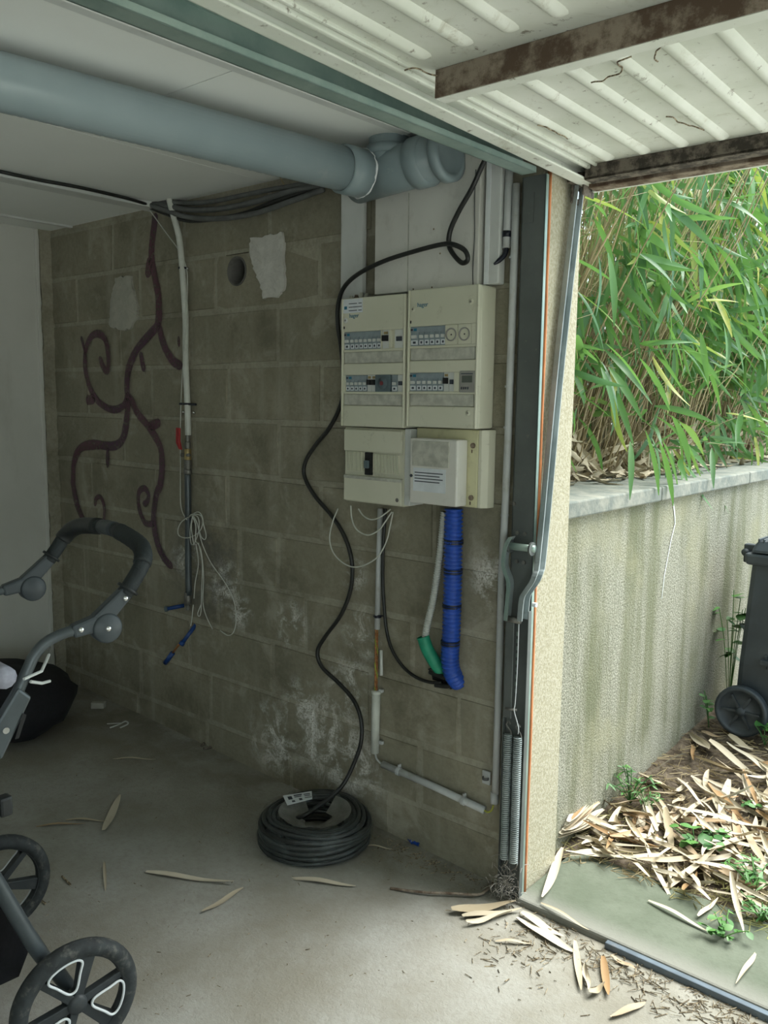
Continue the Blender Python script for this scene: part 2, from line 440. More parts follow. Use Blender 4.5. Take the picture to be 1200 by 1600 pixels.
def build_front_wall():
    m = MB(); hx_, hz, hr = HOLE; q = hr+.012
    m.box((WX0, -.0045, -.2), (hx_-q, .2, 2.45)); m.box((hx_+q, -.0045, -.2), (WX1, .2, 2.45))
    m.box((hx_-q, -.0045, -.2), (hx_+q, .2, hz-q)); m.box((hx_-q, -.0045, hz+q), (hx_+q, .2, 2.45))
    m.box((hx_-q, .17, hz-q), (hx_+q, .2, hz+q))
    wall = struct(m.build('wall_front', 'mortar'))
    z0, ch = .108, .2118
    courses = [(-1, [-2.33, -1.83]), (0, [-2.81, -2.20, -1.70]), (1, [-2.95, -2.43, -1.92, -1.545]), (2, [-2.76, -2.25, -1.74]),
               (3, [-3.13, -2.62, -2.397, -1.89, -1.38]), (4, [-3.18, -2.69, -2.17, -1.66]), (5, [-2.90, -2.39, -1.88]),
               (6, [-3.19, -2.68, -2.165, -1.65]), (7, [-2.91, -2.396, -1.88]), (8, [-2.75, -2.185, -1.66]), (9, [-2.95, -2.44, -1.93])]
    rr = random.Random(5)
    for k, js in courses:
        za, zb = z0+ch*k+.008, z0+ch*(k+1)-.008
        if zb > 2.30: zb = 2.30
        xs = sorted(js)
        while xs[0] > WX0+.12: xs.insert(0, xs[0]-.51)
        xs[0] = WX0-.006
        while xs[-1] < WX1-.16: xs.append(min(xs[-1]+.51, WX1+.006))
        xs[-1] = WX1+.006
        for a, b in zip(xs[:-1], xs[1:]):
            if b-a < .03: continue
            p = -.0062-rr.random()*.0042
            j = .008
            xa, xb = a+j, b-j; e = .004
            jt = lambda: rr.uniform(-.0050, .0050)
            if xa < hx_ < xb and za < hz < zb:                     # the block with the round opening
                m = MB(); n = 24; ring = []; outer = []
                for i in range(n):
                    t = 2*math.pi*i/n; c, s_ = math.cos(t), math.sin(t)
                    ring.append((hx_+c*hr, p, hz+s_*hr))
                    # project onto the rectangle
                    kx = ((xb-hx_) if c > 0 else (xa-hx_))/c if abs(c) > 1e-6 else 1e9
                    kz = ((zb-hz) if s_ > 0 else (za-hz))/s_ if abs(s_) > 1e-6 else 1e9
                    kk = min(abs(kx), abs(kz)); outer.append((hx_+c*kk, p, hz+s_*kk))
                inner = [(x, .165, z) for x, y, z in ring]; back = [(x, .0, z) for x, y, z in outer]
                m.add(ring+outer+inner+back, [f for i in range(n) for f in ((i, (i+1) % n, n+(i+1) % n, n+i), (i, 2*n+i, 2*n+(i+1) % n, (i+1) % n), (n+i, n+(i+1) % n, 3*n+(i+1) % n, 3*n+i))])
                o = m.build('block', 'concrete_block', wall)
            else:
                m = MB()
                c4 = [(xa+jt(), za+jt()), (xb+jt(), za+jt()), (xb+jt(), zb+jt()), (xa+jt(), zb+jt())]
                cx, cz = (xa+xb)/2, (za+zb)/2
                fr = [(x+(e if x < cx else -e), p, z+(e if z < cz else -e)) for x, z in c4]
                bk = [(x, .001, z) for x, z in c4]
                m.add(bk+fr, [(4, 5, 6, 7), (0, 1, 5, 4), (1, 2, 6, 5), (2, 3, 7, 6), (3, 0, 4, 7)])
                o = m.build('block', 'concrete_block', wall)
    # lining of the opening
    m = MB(); m.lathe([(hr+.001, -.010), (hr+.001, .15), (hr-.006, .15), (hr-.006, -.010), (hr+.001, -.010)], (hx_, 0, hz), (0, 1, 0), 28)
    m.disc((hx_, .15, hz), (0, 1, 0), hr, .004, 28)
    o = m.build('old_pipe_opening', 'hole_lining', wall, True); o['label'] = 'round grey pipe opening set in the wall'
    # patches of filler
    def patch(pts, mat, label, seed):
        r2 = random.Random(seed); P = []
        n = len(pts)
        for i in range(n):
            a, b = Vector(pts[i]), Vector(pts[(i+1) % n])
            for t in range(5):
                q = a.lerp(b, t/5); P.append((q[0]+r2.uniform(-1.6, 1.6), q[1]+r2.uniform(-2, 2)))
        front = [px(u, v, -.0165-r2.random()*.002) for u, v in P]; back = [Vector((q.x, -.004, q.z)) for q in front]
        n = len(front); c = sum(front, Vector())/n; c.y = -.0185
        m = MB(); m.add(front+back+[c], [(i, (i+1) % n, n+(i+1) % n, n+i) for i in range(n)]+[(i, (i+1) % n, 2*n) for i in range(n)])
        m.build('filler_patch', mat, wall)['label'] = label
    patch([(180, 434), (202, 431), (207, 455), (214, 480), (213, 497), (203, 512), (188, 517), (170, 508), (171, 480), (176, 455)], 'filler_dull', 'dull grey filler patch', 3)
    patch([(391, 373), (419, 368), (441, 362), (442, 410), (443, 452), (433, 465), (411, 466), (405, 440), (396, 420), (390, 396)], 'filler', 'white filler patch beside the round opening', 4)
    # lintel and the short return beyond the door
    m = MB(); m.box((WX1, 0, 2.14), (1.2, .2, 2.45)); m.box((1.2, 0, -.2), (1.75, .2, 2.45))
    struct(m.build('wall_front_lintel', 'plaster'))
build_front_wall()

def build_shell():
    # floor: thin slab, slightly dished towards the door
    m = MB(); nx, ny = 40, 30; X0, X1, Y0, Y1 = -4.2, 1.8, -5.6, .0
    for j in range(ny+1):
        for i in range(nx+1):
            x = X0+(X1-X0)*i/nx; y = Y0+(Y1-Y0)*j/ny; m.v.append((x, y, floor_z(x)))
    for j in range(ny):
        for i in range(nx): a = j*(nx+1)+i; m.f.append((a, a+1, a+nx+2, a+nx+1))
    o = struct(m.build('floor', 'floor', smooth=True))
    # side walls
    m = MB(); m.box((WX0-.2, -5.6, -.2), (WX0, -.055, 2.45)); struct(m.build('wall_left', 'plaster'))
    m = MB()                                      # ragged mortar strip in the corner
    r2 = random.Random(8); n = 46; pts = []
    for i in range(n+1):
        z = 0.0+2.245*i/n; pts.append((z, .004+r2.random()*.012, .058+r2.random()*.012))
    vs = []
    for z, d, w in pts: vs += [(WX0-.01, -w, z), (WX0+d, -w, z), (WX0+d*1.1+.004, -.0, z)]
    m.add(vs, [f for i in range(n) for f in ((3*i, 3*i+1, 3*i+4, 3*i+3), (3*i+1, 3*i+2, 3*i+5, 3*i+4))])
    struct(m.build('trim_1', 'mortar'))
    m = MB(); m.box((WX0-.01, -.085, 0), (WX0+.010, -.066, 2.245)); struct(m.build('trim_2', 'plaster', bevel=.004))
    # right and rear: the rest of the garage; the wide low opening on the right is added, unseen, for bounced light
    m = MB(); m.box((1.7, -5.6, -.2), (1.9, 0, .02)); m.box((1.7, -5.6, 1.5), (1.9, 0, 2.45)); m.box((1.7, -1.3, .02), (1.9, 0, 1.5)); m.box((1.7, -5.6, .02), (1.9, -5.0, 1.5))
    struct(m.build('wall_right', 'bounce_white'))
    m = MB(); m.box((WX0-.2, -5.8, -.2), (1.9, -5.6, 2.45))
    struct(m.build('wall_rear', 'bounce_white'))
    # ceiling of boards
    ceil = MB(); ceil.box((WX0-.2, -5.8, CEIL+.006), (1.9, .0, CEIL+.2)); c = struct(ceil.build('ceiling', 'ceiling'))
    cuts = [WX0, -3.80, -3.10, -2.45, -1.675, -.5, .6, 1.7]
    for a, b in zip(cuts[:-1], cuts[1:]):
        ys = [-5.6, -3.2, -.78, 0] if a > -2.5 else [-5.6, -4.0, -1.9, 0]
        for y0, y1 in zip(ys[:-1], ys[1:]):
            MB().box((a+.002, y0+.002, CEIL), (b-.002, y1-.002, CEIL+.01)).build('ceiling_board', 'ceiling', c)
    MB().box((-3.145, -5.6, CEIL-.022), (-3.065, -.02, CEIL+.004)).build('batten', 'white_pvc', c, bevel=.003)
    MB().box((-3.815, -5.6, CEIL-.008), (-3.79, -.0, CEIL+.004)).build('batten', 'white_pvc', c, bevel=.002)
    MB().box((-1.69, -5.6, CEIL-.010), (-1.66, -.16, CEIL+.004)).build('batten', 'white_pvc', c, bevel=.002)
build_shell()

def build_outside():
    # rendered reveal of the opening and the retaining wall outside
    m = MB(); m.box((-1.2995, .0, -.3), (-1.288, .193, 2.45)); m.box((-1.6, .201, -.3), (-1.2995, .21, 2.45))
    o = struct(m.build('wall_jamb', 'jamb', bevel=.006))
    m = MB(); m.box((-1.62, .211, -.3), (-1.333, 6.0, 1.10)); w = struct(m.build('wall_retaining', 'roughcast'))
    for a, b in ((.212, .95), (.954, 1.95), (1.954, 2.95), (2.954, 3.95), (3.954, 4.95)):
        MB().box((-1.64, a, 1.10), (-1.30-.01, b, 1.155)).build('coping_stone', 'coping', w, bevel=.006)
    m = MB(); m.box((-4.5, .22, .9), (-1.63, 6, 1.10)); struct(m.build('planting_bed', 'soil'))
    m = MB(); P = [at_x(u, v, -1.3305) for u, v in ((1052, 786), (1054, 800), (1055, 818), (1049, 842), (1044, 868), (1038, 900), (1034, 935))]; W_ = (.010, .012, .007, .006, .005, .005, .003)
    for p, q in zip(P, W_): m.v += [(p.x, p.y-q/2, p.z), (p.x+.0015, p.y, p.z), (p.x, p.y+q/2, p.z)]
    m.f = [(3*i+j, 3*i+j+1, 3*i+4+j, 3*i+3+j) for i in range(6) for j in range(2)]; m.build('paint_drip', 'white_trim', w)
    # mossy threshold slab with steel edge
    m = MB(); m.box((-1.285, -.055, -.2), (1.2, .33, -.033)); s_ = struct(m.build('threshold_slab', 'mossy', bevel=.008))
    m = MB(); m.box((-.98, -.075, -.10), (1.2, -.056, -.036)); struct(m.build('threshold_edge', 'steel_edge', bevel=.003))
    # ground
    m = MB(); nx, ny = 50, 60; r2 = random.Random(2)
    X0, X1, Y0, Y1 = -1.36, 6, .27, 9
    for j in range(ny+1):
        t = (j/ny)**1.7
        for i in range(nx+1):
            s = (i/nx)**1.7; x = X0+(X1-X0)*s; y = Y0+(Y1-Y0)*t
            z = ground_z(y)+.012*mnoise.noise(Vector((x*6, y*6, 0)))+.006*mnoise.noise(Vector((x*23, y*23, 4)))
            m.v.append((x, y, z-.008))
    for j in range(ny):
        for i in range(nx): a = j*(nx+1)+i; m.f.append((a, a+1, a+nx+2, a+nx+1))
    struct(m.build('ground', 'soil', smooth=True))
    m = MB(); m.box((-.30, .331, -.3), (9, 12, -.005)); m.prism([(-.30,.331,-.005),(-.30,2.2,.14),(-.30,12,.14),(-.30,12,-.005)], (9.3,0,0)); struct(m.build('bounce_driveway', 'bounce_concrete'))  # unseen pale slab, added to bounce light up to door and ceiling
    m = MB(); m.box((-8, -16, -.3), (9, -5.8, -.06)); m.box((1.9, -5.8, -.3), (9, .2, -.06)); struct(m.build('bounce_yard', 'bounce_concrete'))  # unseen pale ground, added to bounce light through the side opening
    m = MB(); m.box((-30, -30, -.6), (30, 30, -.3)); struct(m.build('ground_far', 'mossy'))
build_outside()

# ================================================================== GARAGE DOOR AND ITS HARDWARE
def build_door():
    D = bpy.data.objects.new('garage_door', None); col.objects.link(D); D['local'] = 1
    D.location = (0, .15, 2.078); D.rotation_euler = (math.radians(-1.75), 0, 0)
    tag(D, 'open up-and-over garage door with white ribbed metal sheet hanging under the ceiling', 'garage door')
    XL, XR, L = -1.25, 1.15, 2.12
    MB().box((XL+.01, -L, .036), (XR-.01, -.005, .040)).build('sheet', 'door_white', D)
    # frame members
    m = MB(); m.box((XL, -L, .0), (XL+.006, -.0, .042)); m.box((XL, -L, -.0), (XL+.045, 0, .006)); m.build('side_frame', 'door_white', D, bevel=.002)
    MB().box((XL+.050, -L+.01, .024), (XL+.062, -.09, .037)).build('side_bead', 'door_white', D, bevel=.003)
    MB().box((XL+.074, -L+.01, .028), (XL+.082, -.09, .037)).build('side_bead', 'door_white', D, bevel=.002)
    m = MB(); m.box((XR-.045, -L, .0), (XR, -.0, .006)); m.box((XR-.006, -L, .0), (XR, 0, .042)); m.build('side_frame', 'door_white', D, bevel=.002)
    m = MB(); m.box((XL+.045, -.105, -.004), (XR-.045, -.10, .036)); m.box((XL+.045, -.105, -.004), (XR-.045, -.055, .004)); m.build('bottom_frame', 'dark_dirty', D, bevel=.002)
    m = MB(); m.box((XL+.03, -.050, -.012), (XR-.03, -.004, .036)); m.build('bottom_rail', 'rust_brown', D, bevel=.003)
    m = MB(); m.box((XL+.02, -.008, -.012), (XR-.02, .006, .04)); m.build('bottom_lip', 'door_white', D, bevel=.002)
    m = MB(); m.box((XL, -L, .0), (XR, -L+.05, .042)); m.build('top_frame', 'door_white', D, bevel=.002)
    # brace bar: rusted angle with a white lower lip
    BY = -.866
    b = MB().box((XL+.105, BY, -.020), (XR-.05, BY+.004, .036)).build('brace', 'rust_brown', D, bevel=.0015)
    MB().box((XL+.105, BY+.0045, -.0205), (XR-.05, BY+.036, -.016)).build('brace_lip', 'door_white', b)
    # embossed ribs
    def rib(y0, y1):
        m = MB(); w, h, e = .017, .013, .03
        sec = [(-w, 0), (-w*.55, -h*.8), (-w*.2, -h), (w*.2, -h), (w*.55, -h*.8), (w, 0)]; k = len(sec); vs = []
        ys = [y0, y0+e*.4, y0+e, y1-e, y1-e*.4, y1]; sc = [(.5, 0.02), (.85, .6), (1, 1), (1, 1), (.85, .6), (.5, .02)]
        for y, (a, c) in zip(ys, sc):
            for x, z in sec: vs.append((x*a, y, .0365+z*c))
        m.add(vs, [(i*k+j, i*k+j+1, (i+1)*k+j+1, (i+1)*k+j) for i in range(len(ys)-1) for j in range(k-1)])
        me = m.mesh('rib', True); me.materials.append(MATS['door_white']); return me
    r1, r2 = rib(BY+.075, -.115), rib(-L+.08, BY-.055)
    x = XL+.130
    while x < XR-.08:
        for me in (r1, r2):
            o = link('rib', me, D); o.location = (x, 0, 0)
        x += .1005
    m = MB(); m.box((XL+.1, BY+.036, .0345), (XR-.06, BY+.07, .037)); m.build('gap_strip', 'dark_dirty', D)  # dark strip along the gap between brace and ribs
    # bracket at the corner where the lever arm is pinned
    m = MB(); m.box((XL-.026, -.050, -.045), (XL-.020, .012, .03)); m.box((XL+.012, -.055, -.028), (XL+.018, .012, .03)); m.box((XL-.026, -.075, .006), (XL+.11, .0, .03)); m.build('corner_bracket', 'dark_dirty', D, bevel=.003)
    # strands of old cobweb and roots hanging on the sheet
    r3 = random.Random(6)
    for (x0, y0, n_) in ((-.93, -1.33, 9), (-.78, -1.24, 9), (-.98, -.74, 10), (-.90, -.66, 10), (-.75, -.68, 9), (-1.12, -.50, 7), (-1.14, -.83, 7), (-.82, -.25, 8)):
        P = [Vector((x0, y0, .02))]; a = r3.uniform(0, 6.28)
        for i in range(n_):
            a += r3.uniform(-.7, .7); P.append(P[-1]+Vector((math.cos(a)*.017, math.sin(a)*.017, r3.uniform(-.004, .0035))))
        MB().tube(smooth_path(P, 3), [.0016]*(len(P)*3-2), 5).build('root_strand', 'twig', D, True)
build_door()

def build_rail():
    R = thing('door_track', 'green-grey steel track running back under the ceiling beside the open door', 'track', (-1.32, -.09, 2.06))
    y0, y1 = -3.0, -.085; x = -1.325; z = 2.083
    m = MB(); m.box((x, y0, z), (x+.003, y1, z+.075)); m.build('web', 'rail', R)
    m = MB(); m.box((x, y0, z), (x+.046, y1, z+.003)); m.box((x+.043, y0, z), (x+.046, y1, z+.016)); m.build('lower_lip', 'rail', R, bevel=.001)
    m = MB(); m.box((x, y0, z+.072), (x+.046, y1, z+.075)); m.box((x+.043, y0, z+.058), (x+.046, y1, z+.075)); m.build('upper_lip', 'rail', R, bevel=.001)
    for yy in (-2.7, -1.6):
        MB().box((x-.03, yy, z+.07), (x-.0, yy+.03, CEIL)).build('hanger', 'steel', R)
build_rail()

def build_post():
    P = thing('door_post', 'dark grey steel door post at the end of the block wall', 'post', (-1.32, -.03, floor_z(-1.3)))
    zb = floor_z(-1.3); zt = 2.09
    m = MB(); m.box((-1.352, -.036, zb), (-1.276, -.033, zt)); m.build('web', 'post', P, bevel=.001)
    m = MB(); m.box((-1.352, -.036, zb), (-1.349, -.001, zt)); m.build('flange', 'post', P)
    m = MB(); m.box((-1.279, -.036, zb), (-1.276, -.022, zt)); m.build('flange', 'rail', P)
    # open channel that houses the springs: two rolled lips
    for xx in (-1.353, -1.2775):
        MB().box((xx, -.052, zb), (xx+.003, -.034, .86)).build('channel_lip', 'post', P, bevel=.001)
    m = MB(); m.box((-1.345, -.039, 1.965), (-1.312, -.0355, 2.045)); m.build('fixing_plate', 'post', P)
    for (x, z) in ((-1.305, 1.0), (-1.33, 1.0), (-1.305, 1.085), (-1.33, 1.085), (-1.345, 1.17)):
        MB().disc((x, -.036, z), (0, -1, 0), .006, .005, 10).build('bolt', 'old_metal', P)
    m = MB()
    for i in range(9): m.box((-1.322, -.0375, .60+i*.022), (-1.316, -.036, .612+i*.022))
    m.build('slot_row', 'rail', P)
    # orange sealing bead and grey line between post and render
    m = MB(); r2 = random.Random(4); pts = []
    for i in range(30):
        z = zb+.02+(2.085-zb)*i/29; pts.append(Vector((-1.2805+r2.uniform(-.0008, .0008), -.0095, z)))
    m.tube(pts, .0055, 6); tag(m.build('orange_seal', 'orange_seal', None, True), 'faded orange sealing bead running up between steel post and rendered jamb', 'seal')
build_post()

def build_lever():
    A = thing('lever_arm', 'galvanized lever arm of the garage door pinned to the steel post', 'lever arm', (-1.30, -.05, .83))
    # right-hand plate: long channel up to the door corner
    def plate(pts, w, t, name, mat='steel'):
        """pts (x,y,z) centre line, w depth across y, t thickness across x"""
        m = MB(); vs = []
        for x, y, z in pts: vs += [(x-t/2, y-w/2, z), (x+t/2, y-w/2, z), (x+t/2, y+w/2, z), (x-t/2, y+w/2, z)]
        n = len(pts); fs = [(0, 1, 2, 3), tuple(range(4*n-1, 4*n-5, -1))]
        for i in range(n-1):
            for k in range(4): l = (k+1) % 4; fs.append((4*i+k, 4*i+l, 4*i+4+l, 4*i+4+k))
        m.add(vs, fs); return m.build(name, mat, A, bevel=.001)
    up = [(-1.274, .133, 2.090), (-1.277, .064, 1.594), (-1.268, -.012, 1.06), (-1.262, -.045, .97), (-1.282, -.055, .925), (-1.292, -.06, .90), (-1.295, -.062, .835)]
    up = smooth_path(up, 4)
    plate(up, .036, .004, 'long_plate')
    # rolled edges of the channel
    for dy, nm in ((-.018, 'rolled_edge'), (.016, 'rolled_edge')):
        m = MB(); vs = []
        for p in up: vs += [(p.x+.001, p.y+dy-.002, p.z), (p.x+.016, p.y+dy-.002, p.z), (p.x+.016, p.y+dy+.002, p.z), (p.x+.001, p.y+dy+.002, p.z)]
        n = len(up); fs = [(0, 1, 2, 3), tuple(range(4*n-1, 4*n-5, -1))]
        for i in range(n-1):
            for k in range(4): l = (k+1) % 4; fs.append((4*i+k, 4*i+l, 4*i+4+l, 4*i+4+k))
        m.add(vs, fs); m.build(nm, 'steel', A, bevel=.0008)
    lp = smooth_path([(-1.338, -.055, 1.075), (-1.352, -.058, 1.045), (-1.356, -.06, .99), (-1.336, -.062, .945), (-1.335, -.064, .90), (-1.339, -.066, .830)], 4)
    plate(lp, .036, .004, 'short_plate')
    m = MB(); vs = []
    for p in lp: vs += [(p.x+.001, p.y-.022, p.z), (p.x+.013, p.y-.022, p.z), (p.x+.013, p.y-.0185, p.z), (p.x+.001, p.y-.0185, p.z)]
    n = len(lp); m.add(vs, [(4*i+k, 4*i+(k+1) % 4, 4*i+4+(k+1) % 4, 4*i+4+k) for i in range(n-1) for k in range(4)]); m.build('rolled_edge', 'rail', A)
    MB().tube([(-1.35, -.058, 1.047), (-1.262, -.052, 1.047)], .011, 14).build('pivot_pin', 'rail', A, True)
    for x in (-1.345, -1.272):
        MB().lathe([(.009, 0), (.020, 0), (.020, .006), (.009, .006)], (x, -.056, 1.047), (1, 0, 0), 18).build('washer', 'post', A)
    MB().tube([(-1.342, -.07, .832), (-1.293, -.066, .832)], .010, 12).build('lower_pin', 'old_metal', A, True)
    MB().disc((-1.2720, .127, 2.06), (1, 0, 0), .011, .006, 14).build('top_bolt', 'chrome', A)
    MB().disc((-1.2599, -.055, .885), (1, 0, 0), .007, .012, 8).build('bolt', 'paper', A)
    # flat strap and wire down to the springs
    S = thing('spring_strap', 'flat steel strap hanging from the lever arm down to the springs', 'strap', (-1.325, -.06, .52))
    MB().box((-1.340, -.070, .53), (-1.313, -.066, .833)).build('strap', 'post', S, bevel=.001)
    MB().tube([(-1.328, -.078, .56), (-1.296, -.064, .56)], .004, 8).build('cross_pin', 'old_metal', S, True)
    W = MB(); W.tube(smooth_path([(-1.297, -.068, .83), (-1.296, -.070, .70), (-1.298, -.072, .585), (-1.30, -.073, .56), (-1.288, -.066, .51), (-1.290, -.063, .487)], 4), .0014, 6)
    tag(W.build('safety_wire', 'white_trim', None, True), 'thin bright wire running from the lever arm to the right spring', 'wire')
    for x, lab in ((-1.327, 'left of the two grey coil springs at the foot of the door post'), (-1.293, 'right of the two grey coil springs at the foot of the door post')):
        Sg = thing('coil_spring', lab, 'spring', (x, -.058, .06), 'door springs')
        m = MB(); turns = 62; P = []; z0, z1 = .075, .475
        for i in range(turns*10+1):
            a = 2*math.pi*i/10; P.append((x+math.cos(a)*.0118, -.058+math.sin(a)*.0118, z0+(z1-z0)*i/(turns*10)))
        m.tube(P, .0026, 5); m.build('coil', 'steel', Sg, True)
        for zz, s_ in ((z1, 1), (z0, -1)):
            H = [Vector((x+.0118, -.058, zz)), Vector((x+.008, -.058, zz+.012*s_)), Vector((x, -.058, zz+.02*s_)), Vector((x-.008, -.058, zz+.03*s_)), Vector((x, -.058, zz+.040*s_)), Vector((x+.006, -.058, zz+.032*s_))]
            MB().tube(smooth_path(H, 4), .0024, 6).build('hook', 'old_metal', Sg, True)
build_lever()

# ================================================================== PIPES AND CABLES UNDER THE CEILING
def build_drain():
    D = thing('drain_pipe', 'large grey drain pipe slung under the ceiling with capped tee at the wall', 'pipe', (-1.84, -.2, 2.14))
    a, b = Vector((-1.82, -.165, 2.142)), Vector((-2.32, -3.9, 2.185)); d = (b-a).normalized(); r = .0625
    MB().tube([a+d*.03, b], r, 32).build('pipe', 'drain', D, True)
    MB().lathe([(r+.001, 0), (r+.008, 0), (r+.008, .075), (r+.001, .078)], a+d*.025, d, 32).build('socket_collar', 'drain', D, True)
    # dashed print along the underside of the pipe
    nn = Vector((-.22, 0, -.975)); nn = (nn-d*nn.dot(d)).normalized(); tt = d.cross(nn); m = MB(); r9 = random.Random(2); t = .15
    while t < 1.9:
        L_ = r9.uniform(.008, .03); q = a+d*t+nn*(r+.0004); m.add([q-tt*.0028, q+tt*.0028, q+tt*.0028+d*L_, q-tt*.0028+d*L_], [(0, 1, 2, 3)]); t += L_+r9.uniform(.003, .012)*(3 if r9.random() < .2 else 1)
    m.build('print', 'print_dark', D)
    # tee body lies along the wall
    t0, t1 = Vector((-1.90, -.128, 2.143)), Vector((-1.55, -.128, 2.165)); e = (t1-t0).normalized(); R2 = .067
    MB().tube([t0, t1], R2, 32).build('tee_body', 'drain', D, True)
    MB().lathe([(R2, 0), (R2+.007, .004), (R2+.007, .05), (R2, .054)], t0+e*.235, e, 32).build('tee_collar', 'drain', D, True)
    MB().lathe([(R2, 0), (R2+.010, .003), (R2+.010, .028), (R2-.010, .030), (R2-.012, .016), (1e-4, .016)], t0+e*.335, e, 32).build('cap', 'drain', D, True)
    m = MB(); m.lathe([(R2-.004, 0), (R2-.004, .12)], (-1.765, -.128, 2.16), (0, 0, 1), 32); m.lathe([(R2-.004, .035), (R2+.004, .035), (R2+.004, .06), (R2-.004, .06)], (-1.765, -.128, 2.16), (0, 0, 1), 32)
    m.build('riser', 'drain', D, True)
    # squeezed-out glue on the joints
    r2 = random.Random(3); m = MB(); P = []
    for i in range(40):
        t = 2*math.pi*i/40; n1 = d.orthogonal().normalized(); n2 = d.cross(n1)
        P.append(a+d*(.024+r2.uniform(-.003, .003))+(n1*math.cos(t)+n2*math.sin(t))*(r+.006+r2.uniform(-.001, .002)))
    m.tube(P, [.0025+r2.random()*.002 for _ in P], 5, closed=True); m.build('glue_bead', 'white_trim', D, True)
build_drain()

def cable(name, label, pts, r, mat, cat='cable', group=None, n=8, step=6, parent=None):
    o = MB().tube(smooth_path(pts, step), r, n).build(name, mat, parent, True)
    if parent is None: tag(o, label, cat, group)
    return o
def build_ceiling_cables():
    specs = [([(180, 306, -.10), (205, 312, -.06), (250, 330, -.045), (290, 344, -.04), (330, 343, -.04), (380, 334, -.04), (430, 315, -.04), (470, 302, -.045), (492, 296, -.06)], .0085, 'black_cable', 'thick black cable sagging lowest along the top of the block wall'),
             ([(170, 303, -.12), (215, 312, -.075), (262, 330, -.06), (300, 340, -.055), (350, 341, -.055), (400, 333, -.055), (450, 316, -.055), (505, 296, -.07)], .010, 'cable_grey', 'grey sleeve sagging just above the lowest black cable at the wall top'),
             ([(190, 306, -.13), (225, 314, -.07), (270, 324, -.05), (320, 328, -.045), (370, 322, -.045), (420, 309, -.045), (460, 297, -.05), (500, 290, -.07)], .011, 'cable_grey', 'grey sleeve second highest of the cables under the ceiling edge'),
             ([(200, 306, -.10), (240, 314, -.06), (285, 317, -.045), (330, 315, -.04), (380, 305, -.04), (430, 295, -.04), (490, 286, -.06)], .009, 'cable_grey', 'grey sleeve highest of the sagging cables under the ceiling edge'),
             ([(0, 268, -.62), (60, 281, -.46), (120, 292, -.30), (170, 303, -.17), (210, 313, -.09), (245, 325, -.045), (280, 338, -.03)], .0065, 'black_cable', 'black cable lying along the white ceiling batten')]
    for pts, r, mat, lab in specs:
        P = [at_y(u, v, y) for u, v, y in pts]
        if 'batten' in lab:
            P = [at_z(u, v, CEIL-.012) for u, v, _ in pts[:-2]]+P[-2:]
        else:
            k = specs.index((pts, r, mat, lab)); P = [at_z(196+6*k, 307+k, CEIL+.03)]+[Vector((p.x, p.y, min(p.z, CEIL-.013))) for p in P[2:]]
        cable('ceiling_cable', lab, P, r, mat, group='cables under the ceiling edge')
build_ceiling_cables()

